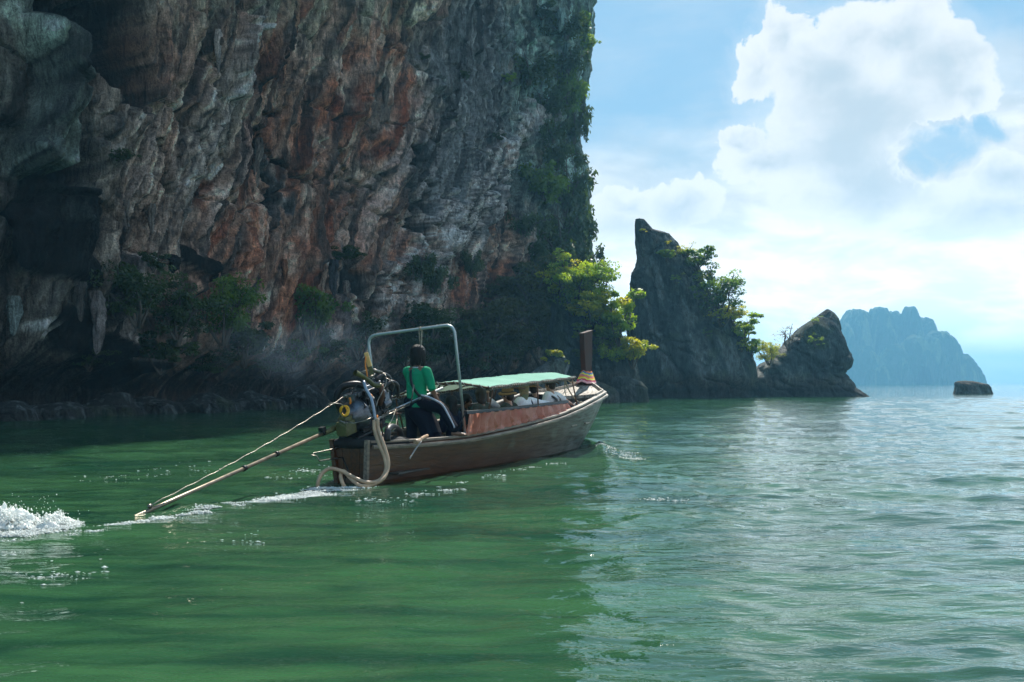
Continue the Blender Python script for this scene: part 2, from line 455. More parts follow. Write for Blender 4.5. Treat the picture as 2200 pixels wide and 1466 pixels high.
    C = mix3(C, (.62, .56, .50), sstep(fn + st * .7, .14, .42) * .85)
    def patch(x, y, rx, ry, rot=0):
        ca, sa = math.cos(rot), math.sin(rot)
        a = ((qx - x) * ca + (qy - y) * sa) / rx; b_ = (-(qx - x) * sa + (qy - y) * ca) / ry
        return 1 - sstep(np.hypot(a, b_) + wf * .4 + st * .35, .6, 1.15)
    rust = np.maximum.reduce([patch(570, 90, 70, 150, .1), patch(700, 120, 45, 120), patch(600, 350, 130, 120), patch(500, 500, 110, 110, -.4), patch(420, 620, 70, 110),
                              patch(450, 470, 50, 130, -.5), patch(700, 260, 90, 130), patch(790, 180, 60, 190), patch(845, 120, 28, 240), patch(650, 480, 110, 90), patch(560, 640, 120, 80),
                              patch(830, 330, 40, 110), patch(1085, 330, 45, 90), patch(1075, 480, 60, 70), patch(960, 620, 50, 70), patch(770, 520, 70, 120), patch(1040, 600, 60, 60), patch(300, 130, 50, 120) * .5]) * vis
    C = mix3(C, (.30, .120, .065), rust * sstep(st + fn * .4 + lo * .5, -.5, .2) * .82)
    C = mix3(C, (.17, .05, .022), rust * sstep(perlin(w * 1.1, zz * .2, 40.0), .05, .4) * .7)
    C = mix3(C, (.44, .24, .13), rust * sstep(fn, .2, .5) * .5)
    C = mix3(C, (.46, .40, .36), rust * sstep(fbm(w * .9, zz * .22, 44.0, 5, .6), .02, .25) * .8)
    slate = np.maximum.reduce([patch(1000, 160, 140, 240), patch(960, 400, 120, 150, -.5), patch(700, 620, 28, 110), patch(560, 420, 18, 90), patch(1100, 420, 40, 90)]) * vis
    C = mix3(C, (.135, .155, .17), slate * .9)
    C = mix3(C, (.30, .33, .36), slate * sstep(st + fn * .6, .15, .5) * .8)
    teal = sstep(px, 1020, 1160) * (1 - sstep(py, 420, 650)) * vis
    C = mix3(C, (.12, .20, .19), teal * .8)
    C = mix3(C, (.36, .52, .50), teal * sstep(perlin(w * 1.1, zz * .06, 93.0) + .4 * st, .05, .35) * .85)
    C = mix3(C, (.05, .085, .035), sstep(px, 1100, 1230) * sstep(fbm(uu * .5, zz * .35, 50.0, 4), -.05, .2) * .85)
    topg = (1 - sstep(py, 30, 150)) * sstep(px, 230, 420) * (1 - sstep(px, 860, 900)) * vis
    C = mix3(C, (.27, .32, .26), topg * sstep(st, -.2, .2) * .6)
    C = mix3(C, (.62, .59, .60), rib * sstep(st + fn, -.35, .15) * .9)
    flow = sstep(perlin(w * 1.5, zz * .03, 90.0), .1, .35) * np.clip((tilt - .2) * 2.2, 0, 1) * vis
    C = mix3(C, (.48, .47, .48), flow * .75)
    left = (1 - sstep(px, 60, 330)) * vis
    C = mix3(C, (.095, .115, .11), left * .75)  # left end: rock stain plus lens vignetting, both put into the colour
    C = mix3(C, (.40, .52, .48), np.maximum(stroke([(25, 40), (40, 200), (10, 330)], 60), stroke([(60, 0), (0, 40)], 40)) * .85)
    C = mix3(C, (.62, .70, .70), np.maximum.reduce([patch(168, 62, 20, 14), patch(95, 372, 16, 18), patch(92, 450, 36, 26), patch(45, 715, 40, 22), patch(250, 5, 30, 18), patch(490, 110, 8, 45)]) * vis * .9)
    streak = sstep(perlin(w * 1.25, zz * .045, 60.0) + .25 * st, .22, .5)
    C = mix3(C, (.035, .035, .037), streak * .75)
    C = mix3(C, (.04, .04, .045), sstep(perlin(w * 3.6, zz * .09, 66.0) + .3 * fn, .25, .5) * .7)
    C = mix3(C, (.05, .045, .04), sstep(fbm(uu * 1.6, zz * 1.1, 70.0, 5, .7), .14, .4) * .6)
    dark = np.maximum.reduce([np.clip(cleft * 1.5, 0, 1), np.clip(black * 1.5, 0, 1), slots * .85, (1 - sstep(zz, 1.4, 3.0)) * .85])  # black stain, with the darkness of the recesses put into the colour
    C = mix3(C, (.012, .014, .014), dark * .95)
    C = C * (1 + .55 * np.clip(perlin(w * 8.0, zz * .9, 80.0), -.8, .8) + .35 * np.clip(fbm(uu * 5, zz * 4, 82.0, 3, .6), -.8, .8))[..., None]
    C = .20 * (np.maximum(C, 1e-4) / .20) ** 1.25 * np.array([1.32, 1.24, 1.16], np.float32)
    C = np.minimum(C, .75)
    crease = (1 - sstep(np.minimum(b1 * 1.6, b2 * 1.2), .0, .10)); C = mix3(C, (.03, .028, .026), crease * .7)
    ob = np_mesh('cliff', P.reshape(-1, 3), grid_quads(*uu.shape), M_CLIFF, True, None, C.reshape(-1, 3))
    kind(ob, 'structure')
    ob['label'] = 'towering streaked limestone cliff of rust, grey and black rock filling the left side'
    ppx2 = 1100 + F * P[..., 0] / P[..., 1]; ppy2 = HOR - F * (P[..., 2] - CAMH) / P[..., 1]
    # plateau behind the top edge so that the cliff is a solid mass
    top = P[-1]; back = np.stack([top[:, 0] - NX[0] * 26, top[:, 1] - NY[0] * 26, top[:, 2] + 4], -1)
    V2 = np.concatenate([top, back]); cc = np.tile(np.array([[.05, .08, .035]], np.float32), (len(V2), 1))
    pl = np_mesh('cliff_top', V2, grid_quads(2, len(top)), M_CLIFF, True, None, cc); kind(pl, 'structure')
    return ob, P, ppx2, ppy2, np.stack([NX, NY], -1)
CLIFF, CP, CPX, CPY, CN = build_cliff()
def on_cliff(px, py):
    """front-most point of the cliff face near a photo pixel, with its outward normal"""
    d = np.hypot(CPX - px, CPY - py); near = d < max(6, d.min() + 3)
    Yv = np.where(near, CP[..., 1], 1e9); i = np.unravel_index(np.argmin(Yv), Yv.shape)
    return Vector(CP[i].tolist()), Vector((float(CN[i][0]), float(CN[i][1]), 0))

def stalactite(px, py, lpx, wpx, col, seed):
    p, n = on_cliff(px, py); s = p.y / F; L, w = lpx * s * .72, wpx * s * .5
    nz, na = 40, 22; e = np.linspace(0, 1, nz)[:, None]; a = np.linspace(0, 2 * np.pi, na, endpoint=False)[None, :]
    prof = np.interp(e, [0, .12, .45, .8, .95, 1], [.75, 1.0, .92, .6, .32, .03])
    rad = w * prof * (1 + .15 * np.sin(a * 5 + seed) + .75 * perlin(np.cos(a) * 1.6 + seed, np.sin(a) * 1.6, e * 3) + .3 * perlin(np.cos(a) * 6 + seed, np.sin(a) * 6, e * 9))
    dr = w * .7 * perlin(e * 1.5 + seed * 3.1, 0.5, 0.5)
    V = np.stack([p.x + n.x * (w * .1 + .10) + rad * np.cos(a) + dr, p.y + n.y * (w * .1 + .10) + rad * np.sin(a), p.z - L * e + 0 * a], -1)
    C = np.empty(V.shape, np.float32); C[:] = col
    C = C * (1 + .7 * perlin(np.cos(a) * 4 + seed, np.sin(a) * 4, e * 2.0))[..., None]
    return np_mesh('stalactite', V.reshape(-1, 3), grid_quads(nz, na, wrap=True)[:, ::-1], M_CLIFF, True, CLIFF, np.clip(C, 0, 1).reshape(-1, 3))
_pale, _dk, _gr, _tl = (.40, .36, .34), (.012, .013, .014), (.20, .17, .15), (.26, .38, .36)
for i, (a_, b_, l_, w_, c_) in enumerate([(205, 630, 190, 30, (.26, .23, .22)), (172, 610, 120, 18, (.12, .11, .10)), (362, 548, 58, 24, _dk), (60, 440, 190, 84, _dk), 
        (272, 430, 100, 15, _gr), (322, 440, 90, 14, _gr), (690, 640, 100, 18, _pale), (655, 680, 90, 15, _gr), (745, 600, 80, 15, _gr), (552, 300, 150, 18, _gr), (716, 560, 110, 20, (.07, .075, .085)), (1195, 20, 70, 15, _tl),
        (1162, 10, 64, 13, _tl), (1222, 95, 64, 12, _tl), (468, 60, 130, 13, _pale), (830, 170, 90, 16, _gr), (30, 640, 120, 26, (.22, .28, .27)), (390, 640, 70, 14, _gr), (608, 560, 80, 14, (.25, .11, .06))]):
    stalactite(a_, b_, l_, w_, c_, i + 1)

# ================================================================== free-standing rocks
def stack_rock(name, outline, Y, depth, label, mat=M_STACK, nz=220, na=260, amp=.9, lit=None, base=(.048, .070, .073), group=None, notch=1.0, seed=0, ridge=None, cat='rock', fscale=1.0, skew=0.0):
    """outline: (row, left, right) in photo pixels, top first. The plan is an uneven oval of real depth."""
    o = np.array(outline, float)
    zt = CAMH - (o[:, 0] - HOR) / F * Y; xl = (o[:, 1] - 1100) / F * Y; xr = (o[:, 2] - 1100) / F * Y
    zz = np.concatenate([np.linspace(-1.2, zt[0], nz)])
    L = np.interp(zz, zt[::-1], xl[::-1]); R = np.interp(zz, zt[::-1], xr[::-1])
    a = np.linspace(0, 2 * np.pi, na, endpoint=False)
    zz2, aa = np.meshgrid(zz, a, indexing='ij')
    cx = ((L + R) / 2)[:, None]; rx = ((R - L) / 2)[:, None]
    wid = (R - L).max()
    ry = rx * depth + .12 * wid * depth * (1 - np.clip(zz2 / zt[0], 0, 1))
    ca, sa = np.cos(aa), np.sin(aa)
    # pull the oval towards a rounded wedge: near face flatter, right side ridge
    x = cx + rx * np.sign(ca) * np.abs(ca) ** .85
    y = Y + ry * np.sign(sa) * np.abs(sa) ** .8 + skew * (x - cx)
    nrx, nry = ca, sa
    s = seed * 7.3; f = fscale
    side = 1 - .72 * np.abs(ca) ** 4                              # keep the silhouette, roughen the faces
    w = x * .9 + .25 * zz2
    d = amp * (1.9 * fbm(x * .11 * f + s, y * .11 * f, zz2 * .07 * f, 3) + 1.1 * (np.abs(perlin(w * .30 * f + s, y * .3 * f, zz2 * .06 * f)) - .2)) * side
    d += amp * .42 * (np.abs(perlin(w * 1.1 * f + s, y * 1.0 * f, zz2 * .22 * f)) - .2) + amp * .20 * fbm(x * 1.4 * f + s, y * 1.4 * f, zz2 * .8 * f, 5, .62)
    fr = np.abs(fbm(x * .2 * f + zz2 * .1 * f + s, y * .2 * f, zz2 * .25 * f, 3)); d -= amp * .45 * np.exp(-(fr / .03) ** 2) * side
    d -= notch * np.exp(-((zz2 - .5) / 1.0) ** 2)
    tp = np.clip((zt[0] - zz2) / max(.5, .05 * zt[0]), 0, 1)
    d *= np.minimum(1, rx / 3.0) * tp ** .5
    V = np.stack([x + nrx * d, y + nry * d, zz2], -1)
    V[-1] = V[-1].mean(0)
    st = fbm(w * 1.2 + s, y, zz2 * .25, 4, .6); fn = fbm(x * 2.2, y * 2.2, zz2 * 2.2 + s, 3, .6)
    C = np.empty(x.shape + (3,), np.float32); C[:] = base
    b = np.asarray(base)
    C = mix3(C, b * 1.6 + .012, sstep(st + fn * .5, .1, .45) * .6)
    C = mix3(C, b * .5, sstep(-st, .08, .4) * .5)
    C = mix3(C, (.17, .20, .20), sstep(perlin(w * .9 * f + s, y * .8 * f, zz2 * .09 * f) + .35 * fn, .12, .40) * .7)
    C = C * (1 + .5 * np.clip(perlin(w * 3 * f + s, y * 3 * f, zz2 * .7 * f), -.8, .8))[..., None]
    C = mix3(C, (.05, .075, .03), sstep(fbm(x * .35 + s, y * .35, zz2 * .35, 3), .12, .3) * .5)
    if lit is not None: C = mix3(C, (.30, .29, .27), lit((x - L[:, None]) / (R - L)[:, None].clip(.1), zz2 / zt[0]) * sstep(fn, -.2, .25) * .85)  # sunlit slopes painted in as paler rock colour
    C = mix3(C, (.10, .085, .065), (1 - sstep(zz2, 1.5, 2.6)) * .6 * min(1, notch))
    C = mix3(C, (.02, .022, .02), (1 - sstep(zz2, .6, 1.4)) * .85 * min(1, notch))
    q = grid_quads(*x.shape, wrap=True)[:, ::-1]
    ob = np_mesh(name, V.reshape(-1, 3), q, mat, True, None, C.reshape(-1, 3))
    tag(ob, label, cat, group)
    ob['rows'] = 0; del ob['rows']
    return ob, V

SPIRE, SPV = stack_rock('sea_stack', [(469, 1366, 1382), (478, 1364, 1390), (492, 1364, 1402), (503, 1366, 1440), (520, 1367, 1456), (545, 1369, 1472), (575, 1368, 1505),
                                     (600, 1358, 1512), (640, 1345, 1530), (680, 1340, 1570), (700, 1343, 1585), (740, 1350, 1608), (780, 1356, 1622), (815, 1352, 1628), (835, 1350, 1632), (856, 1352, 1630)],
                         96, .42, 'tall dark fang-shaped limestone stack with a hooked tip and shrubs down its right slope', seed=1, amp=1.1,
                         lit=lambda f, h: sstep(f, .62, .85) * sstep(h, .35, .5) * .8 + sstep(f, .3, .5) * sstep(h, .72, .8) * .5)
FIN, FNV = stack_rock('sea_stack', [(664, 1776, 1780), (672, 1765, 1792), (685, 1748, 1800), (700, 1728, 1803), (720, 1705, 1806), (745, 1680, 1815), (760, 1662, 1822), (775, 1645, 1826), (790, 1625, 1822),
                                   (802, 1612, 1811), (812, 1600, 1822), (825, 1588, 1840), (836, 1584, 1856), (846, 1586, 1872), (851, 1588, 1876)],
                        103, .5, 'lower shark-fin shaped dark rock standing right of the tall hooked stack', seed=2, amp=.8, nz=180, na=220,
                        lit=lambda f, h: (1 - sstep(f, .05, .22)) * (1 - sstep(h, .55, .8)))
KNOLL, KNV = stack_rock('rock_outcrop', [(600, 1215, 1240), (625, 1195, 1268), (650, 1185, 1300), (690, 1180, 1325), (730, 1180, 1345), (770, 1180, 1362), (810, 1180, 1380), (832, 1180, 1394), (857, 1185, 1396), (863, 1185, 1396)],
                          77, .5, 'bushy grey rock outcrop at the foot of the cliff corner, behind the upright prow', seed=3, amp=.9, nz=150, na=200)
BOULD, _ = stack_rock('boulder', [(770, 1196, 1216), (778, 1176, 1223), (790, 1155, 1222), (800, 1140, 1219), (815, 1122, 1218), (840, 1110, 1216), (857, 1110, 1214)],
                      70, .6, 'slanting grey boulder topped by yellow-green ferns behind the front end of the canopy', seed=4, amp=.35, nz=80, na=120, base=(.20, .21, .22), notch=.3, fscale=2.0)
stack_rock('boulder', [(816, 1262, 1272), (824, 1255, 1300), (834, 1250, 1322), (845, 1250, 1334), (866, 1250, 1336)], 71, .6,
           'low pitted brown rock at the waterline just right of the prow', seed=5, amp=.3, nz=60, na=120, base=(.13, .12, .10), notch=.3, fscale=2.0)
stack_rock('boulder', [(818, 2062, 2085), (821, 2052, 2100), (826, 2049, 2124), (834, 2048, 2132), (845, 2046, 2134)], 126, .5,
           'small flat dark rock alone in the open sea below the distant island', seed=6, amp=.35, nz=60, na=140, base=(.10, .09, .075), notch=.3, fscale=1.6)
stack_rock('boulder', [(808, 1320, 1345), (820, 1310, 1380), (835, 1305, 1396), (864, 1300, 1400)], 74, .5,
           'rough dark rock at the waterline under the yellow-green bush right of the prow', seed=8, amp=.4, nz=60, na=120, notch=.5, fscale=1.6)
# tumbled rocks along the foot of the cliff
rr = random.Random(5)
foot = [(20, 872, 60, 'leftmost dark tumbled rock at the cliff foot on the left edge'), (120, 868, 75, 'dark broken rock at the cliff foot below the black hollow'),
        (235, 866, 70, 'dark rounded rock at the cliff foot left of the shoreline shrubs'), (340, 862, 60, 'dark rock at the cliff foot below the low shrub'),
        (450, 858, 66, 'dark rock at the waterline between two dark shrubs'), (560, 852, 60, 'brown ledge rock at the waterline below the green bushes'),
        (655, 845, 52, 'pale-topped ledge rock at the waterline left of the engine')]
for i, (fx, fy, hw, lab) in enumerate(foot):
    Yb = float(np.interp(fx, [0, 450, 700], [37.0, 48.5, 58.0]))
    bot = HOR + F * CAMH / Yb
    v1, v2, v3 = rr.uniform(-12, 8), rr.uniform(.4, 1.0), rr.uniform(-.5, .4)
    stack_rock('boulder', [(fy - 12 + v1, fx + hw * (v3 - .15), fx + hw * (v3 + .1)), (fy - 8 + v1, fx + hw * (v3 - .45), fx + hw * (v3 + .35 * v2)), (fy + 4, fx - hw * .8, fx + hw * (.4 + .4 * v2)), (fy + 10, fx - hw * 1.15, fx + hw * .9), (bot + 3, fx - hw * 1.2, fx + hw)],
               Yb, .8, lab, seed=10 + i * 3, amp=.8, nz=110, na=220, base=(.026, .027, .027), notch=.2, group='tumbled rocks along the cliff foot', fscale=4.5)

# ================================================================== distant island
def far_island():
    Y0 = 1150.0; s = Y0 / F
    prof = [(1796, 822), (1800, 700), (1806, 693), (1818, 700), (1824, 690), (1835, 668), (1850, 660), (1868, 661), (1876, 666), (1890, 660), (1903, 664), (1910, 673), (1925, 672), (1935, 668), (1945, 663), (1955, 658),
            (1965, 660), (1974, 675), (1977, 686), (1990, 682), (2002, 688), (2012, 702), (2022, 706), (2026, 720), (2040, 748), (2058, 762), (2075, 768), (2087, 790), (2094, 805), (2097, 824)]
    p = np.array(prof, float)
    x = np.linspace((1790 - 1100) * s, (2100 - 1100) * s, 520); y = np.linspace(-60, 60, 240)
    xx, yy = np.meshgrid(x, y)
    px = xx / s + 1100
    # several towers of different depth, each a dome with steep walls
    towers = [(1812, -5, 16, 30, 697), (1845, 18, 34, 42, 662), (1893, 10, 34, 38, 660), (1935, 22, 38, 32, 668), (1958, 4, 24, 34, 658), (1992, 6, 26, 34, 682), (2025, -4, 26, 34, 712), (2060, -6, 34, 30, 763), (2082, 0, 16, 22, 784),
              (1835, -28, 34, 22, 745), (1895, -34, 40, 20, 745), (1945, -28, 34, 26, 722), (1990, -34, 46, 22, 716), (2035, -34, 30, 18, 765), (1870, -44, 34, 12, 785)]
    Z = np.full(xx.shape, -2.0)
    wob = fbm(xx * .03, yy * .045, 1.0, 5, .6) * .6
    for (tx, ty, rx, ry, top) in towers:
        h = (HOR - top) * s + CAMH
        r = np.hypot((px - tx) / rx, (yy - ty) / ry) + wob
        Z = np.maximum(Z, h * np.clip(1 - np.clip(r - .0, 0, 9) ** 3.0 * .55, -1, 1) - .0)
    cap = np.interp(px, p[:, 0], (HOR - p[:, 1]) * s) + CAMH
    Z = np.minimum(Z, cap)
    Z = Z + sstep(Z, -1, 3) * (4.0 * fbm(xx * .05, yy * .08, 5.0, 5, .6) + 2.4 * fbm(xx * .28, yy * .4, 8.0, 4, .6))
    Z = np.maximum(Z, -2)
    C = np.empty(xx.shape + (3,), np.float32); C[:] = (.04, .07, .035)
    gz, gx = np.gradient(Z); steep = np.hypot(gz, gx)
    C = mix3(C, (.10, .11, .10), sstep(steep, 1.4, 4.2) * .6)
    C = mix3(C, (.22, .25, .08), sstep(fbm(xx * .06, yy * .09, 15.0, 5, .65), .05, .25) * .6)
    V = np.stack([xx, yy + Y0, Z], -1)
    ob = np_mesh('far_island', V.reshape(-1, 3), grid_quads(*xx.shape), M_FAR, True, None, C.reshape(-1, 3))
    tag(ob, 'distant blue hazy island with several rounded forested peaks on the horizon', 'island')
    return V
FIV = far_island()

# ================================================================== water
BO = Vector((-2.26, 14.1, 0)); BD = Vector((.388, .9217, 0)); BD.normalize(); BR = Vector((BD.y, -BD.x, 0))
def build_water():
    ang = np.concatenate([np.radians(np.arange(-180, -33, 4.0)), np.radians(np.arange(-33, 33, .1)), np.radians(np.arange(33, 180, 4.0))])
    rad = np.concatenate([[.02], np.geomspace(.5, 3.6, 14), np.geomspace(3.65, 130, 600), np.geomspace(134, 3900, 50)])
    aa, rr_ = np.meshgrid(ang, rad)
    x = (rr_ * np.sin(aa)).astype(np.float32); y = (rr_ * np.cos(aa)).astype(np.float32)
    rs = np.random.RandomState(3)
    wx = x + .5 * fbm(x * .25, y * .25, 1.0, 2); wy = y + .5 * fbm(x * .25, y * .25, 4.0, 2)
    Z = np.zeros_like(x)
    for i in range(64):
        lam = .22 * (16 ** (rs.rand() ** 1.35))
        th = rs.normal(0, .55) + (.25 if i % 2 else -.45)
        k = 2 * np.pi / lam
        amp = .0036 * lam ** 1.05 * (1.4 if lam < .6 else .85)
        fade = 1 - sstep(rr_, lam * 55, lam * 110)
        ph = k * (wx * np.sin(th) + wy * np.cos(th)) + rs.rand() * 6.28
        Z += amp * fade * np.sin(ph)
    # patches of wind: calmer towards the cliff's lee on the left, livelier on the right
    calm = .7 + .3 * sstep(x / np.maximum(y, 1), -.10, .22)
    calm = calm * (.8 + .5 * fbm(x * .12, y * .12, 9.0, 3))
    Z = Z * np.where(np.abs(aa) < 1, calm, .7) * (1 - sstep(rr_, 90, 125))
    Z += .022 * (np.sqrt(perlin(wx * .9, wy * 1.7, 2.0) ** 2 + .03) - .3) * (1 - sstep(rr_, 30, 60)) * calm * -1
    # boat frame
    s = (x - BO.x) * BD.x + (y - BO.y) * BD.y; t = (x - BO.x) * BR.x + (y - BO.y) * BR.y
    inside = sstep(s, -.1, .5) * (1 - sstep(s, 9.3, 9.9)) * (1 - sstep(np.abs(t), .5, .8))
    Z = Z * (1 - inside) - .05 * inside
    # bow wave and the V that trails from it
    for sg in (1, -1):
        q = t * sg - .62 - .36 * np.clip(9.4 - s, 0, 30); along = np.clip(9.4 - s, 0, 30)
        Z += .13 * np.exp(-(q / (.16 + .03 * along)) ** 2) * np.exp(-along / 5) * sstep(9.9 - s, 0, .7)
        Z -= .06 * np.exp(-((q + .45) / .3) ** 2) * np.exp(-along / 4) * sstep(9.9 - s, 0, .7)
    Z += .12 * np.exp(-(((s - 9.9) / .5) ** 2 + (t / .7) ** 2))
    # churned line behind the propeller
    q = x - np.interp(y, [4, 9.5, 11, 14], [-9.5, -4.9, -3.9, -2.4])
    Z += (.05 * np.exp(-(q / .5) ** 2) * fbm(x * 2.5, y * 2.5, 3.0, 3) + .05 * np.exp(-(((x + 3.9) / .9) ** 2 + ((y - 11.2) / .35) ** 2))) * sstep(14.3 - y, 0, 1)
    V = np.stack([x, y, Z], -1)
    m, g, b = new_mat('sea_water')
    pos = g.new('ShaderNodeNewGeometry').outputs['Position']
    n1 = g.noise(g.mapping(pos, (.55, 1.2, 1)), 3.6, 4, .55, .5)
    n2 = g.noise(g.mapping(pos, (.5, 1.3, 1)), 11, 3, .5, .3)
    n3 = g.noise(g.mapping(pos, (.35, 1.0, 1)), 1.1, 4, .6)
    tint = g.noise(g.mapping(pos, (.15, .5, 1)), .9, 4, .6, .4)
    tint2 = g.noise(g.mapping(pos, (.45, 2.6, 1)), 1.5, 4, .6, .5)  # fine stripes: ripple shading put into the water colour
    tv = g.m('ADD', g.m('MULTIPLY', tint, .55), g.m('MULTIPLY', tint2, .45))
    c = g.mix(g.mr(tv, .38, .62), (.010, .048, .025), (.035, .106, .042))
    g.l.new(c, b.inputs['Base Color'])
    b.inputs['Roughness'].default_value = .02
    b.inputs['IOR'].default_value = 1.39
    b.inputs['Specular IOR Level'].default_value = .5
    h = g.m('ADD', g.m('MULTIPLY', n1, .85), g.m('ADD', g.m('MULTIPLY', n2, .30), g.m('MULTIPLY', n3, 1.0)))
    g.l.new(g.bump(h, .36, .08), b.inputs['Normal'])
    nr, nc = x.shape
    ob = np_mesh('sea', V.reshape(-1, 3), grid_quads(nr, nc, wrap=True)[:, ::-1], m, True)
    kind(ob, 'structure')
    return V
WATER = build_water()
# ================================================================== vegetation
def leaf_material(name, c0, c1, trans=.45):
    m, g, b = new_mat(name)
    at = g.new('ShaderNodeAttribute', attribute_name='col')
    sepc = g.new('ShaderNodeSeparateColor'); g.l.new(at.outputs['Color'], sepc.inputs[0])
    c = g.mix(sepc.outputs[0], c0, c1)
    d = g.new('ShaderNodeBsdfDiffuse'); g.l.new(c, d.inputs[0])
    t = g.new('ShaderNodeBsdfTranslucent')
    c2 = g.mix(1.0, c, (1.9, 2.0, .5), 'MULTIPLY'); g.l.new(c2, t.inputs[0])
    gl = g.new('ShaderNodeBsdfGlossy'); gl.inputs['Roughness'].default_value = .45
    mx = g.new('ShaderNodeMixShader'); mx.inputs[0].default_value = trans; g.l.new(d.outputs[0], mx.inputs[1]); g.l.new(t.outputs[0], mx.inputs[2])
    m2 = g.new('ShaderNodeMixShader'); m2.inputs[0].default_value = .05; g.l.new(mx.outputs[0], m2.inputs[1]); g.l.new(gl.outputs[0], m2.inputs[2])
    out = [n for n in g.n if n.type == 'OUTPUT_MATERIAL'][0]
    g.l.new(m2.outputs[0], out.inputs[0]); g.n.remove(b)
    return m
M_LEAF = {
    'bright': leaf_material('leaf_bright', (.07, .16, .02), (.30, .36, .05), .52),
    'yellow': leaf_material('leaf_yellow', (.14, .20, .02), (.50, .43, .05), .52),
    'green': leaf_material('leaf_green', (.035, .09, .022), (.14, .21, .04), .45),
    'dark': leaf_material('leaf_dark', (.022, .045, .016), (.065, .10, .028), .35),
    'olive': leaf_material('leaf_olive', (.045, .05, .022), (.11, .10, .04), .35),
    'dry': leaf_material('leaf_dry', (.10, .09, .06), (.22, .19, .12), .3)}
M_BARK = simple_mat('bark', (.10, .085, .07), .9, var=.4, scale=3)

def plant_variant(seed, n_clump=26, n_leaf=70, size=.075, droop=0.0, flat=.8, open_=.35):
    """unit plant about 1 high and 1 across, rooted at the origin: (branch mesh data, leaf arrays)"""
    r = random.Random(seed); rn = np.random.RandomState(seed)
    mb = MB(); clumps = []
    nl = r.randint(5, 7)
    for i in range(nl):
        a = 2 * math.pi * (i + r.random() * .6) / nl; out = r.uniform(.18, .46); h = r.uniform(.45, .95) * (1 - .35 * (out / .46) ** 2)
        p0 = Vector((r.uniform(-.03, .03), r.uniform(-.03, .03), -.05)); p3 = Vector((math.cos(a) * out, math.sin(a) * out * flat, h))
        p1 = p0.lerp(p3, .35) + Vector((r.uniform(-.06, .06), r.uniform(-.06, .06), .06)); p2 = p0.lerp(p3, .7) + Vector((r.uniform(-.06, .06), r.uniform(-.06, .06), .05))
        pts = curve_pts([p0, p1, p2, p3], 7)
        mb.tube(pts, [.020 * (1 - .8 * k / 7) for k in range(8)], 5)
        for k in range(max(2, n_clump // nl)):
            q = pts[r.randint(3, 7)] + Vector((r.gauss(0, .10), r.gauss(0, .10 * flat), r.gauss(.02, .09)))
            clumps.append(q)
            mb.tube([pts[5], pts[5].lerp(q, .6) + Vector((0, 0, .02)), q], [.008, .005, .002], 3, False)
    P = []
    for q in clumps:
        rad = r.uniform(.06, .13); n = int(n_leaf * r.uniform(.6, 1.3))
        d = rn.normal(size=(n, 3)); d /= np.linalg.norm(d, axis=1)[:, None]
        rr_ = rad * rn.uniform(.35, 1.0, n)[:, None] ** .6
        pos = np.array(q) + d * rr_ * np.array([1.15, 1.15, .7]); pos[:, 2] -= droop * rn.rand(n) * .25
        tone = np.full(n, np.clip(rn.normal(.5, .22), 0, 1)) + rn.normal(0, .16, n) + d[:, 2] * .18
        P.append(np.concatenate([pos, d, tone[:, None]], 1))
    P = np.concatenate(P); n = len(P)
    dirn = P[:, 3:6] * .7 + rn.normal(size=(n, 3)) * .6; dirn[:, 2] -= .25 + droop; dirn /= np.linalg.norm(dirn, axis=1)[:, None]
    nrm = rn.normal(size=(n, 3)) * .6 + np.array([0, 0, 1.0]); side = np.cross(dirn, nrm); side /= np.linalg.norm(side, axis=1)[:, None]
    L = (size * rn.uniform(.6, 1.25, n))[:, None]; c = P[:, :3]
    V = np.stack([c - dirn * L * .5, c + side * L * .27 - dirn * L * .05, c + dirn * L * .5, c - side * L * .27 - dirn * L * .05], 1).reshape(-1, 3)
    Q = np.arange(n * 4).reshape(-1, 4); col = np.repeat(np.clip(P[:, 6], 0, 1), 4)[:, None].repeat(3, 1)
    return mb, V, Q, col
VARIANTS = {}
def get_variant(vkey, mkey):
    key = (vkey, mkey)
    if key not in VARIANTS:
        kw = {'full0': dict(seed=11, n_clump=34, n_leaf=75, size=.075), 'full1': dict(seed=12, n_clump=40, n_leaf=70, size=.070), 'full2': dict(seed=13, n_clump=30, n_leaf=80, size=.08),
              'big0': dict(seed=21, n_clump=60, n_leaf=80, size=.045), 'big1': dict(seed=22, n_clump=66, n_leaf=75, size=.045),
              'open0': dict(seed=31, n_clump=22, n_leaf=36, size=.06), 'hang0': dict(seed=41, n_clump=30, n_leaf=60, size=.085, droop=1.0), 'tuft': dict(seed=51, n_clump=14, n_leaf=40, size=.15, droop=.5),
              'bare': dict(seed=61, n_clump=30, n_leaf=7, size=.045)}[vkey]
        mb, V, Q, col = plant_variant(**kw)
        if ('b', vkey) not in VARIANTS:
            bo = mb.build('trunk', M_BARK); VARIANTS[('b', vkey)] = bo.data; bpy.data.objects.remove(bo)
        lo = np_mesh('crown', V, Q, M_LEAF[mkey], False, None, col); VARIANTS[key] = lo.data; bpy.data.objects.remove(lo)
    return VARIANTS[('b', vkey)], VARIANTS[key]
prand = random.Random(77)
def plant(name, loc, w, h, vkey, mkey, label, cat='shrub', group=None, tilt=(0, 0), dy=None):
    t, c = get_variant(vkey, mkey)
    r = empty(name, loc, label, cat, group, prand.uniform(0, 6.28))
    r.rotation_euler.x, r.rotation_euler.y = tilt
    r.scale = (w, dy or w, h)
    link(bpy.data.objects.new('trunk', t), r); link(bpy.data.objects.new('crown', c), r)
    return r
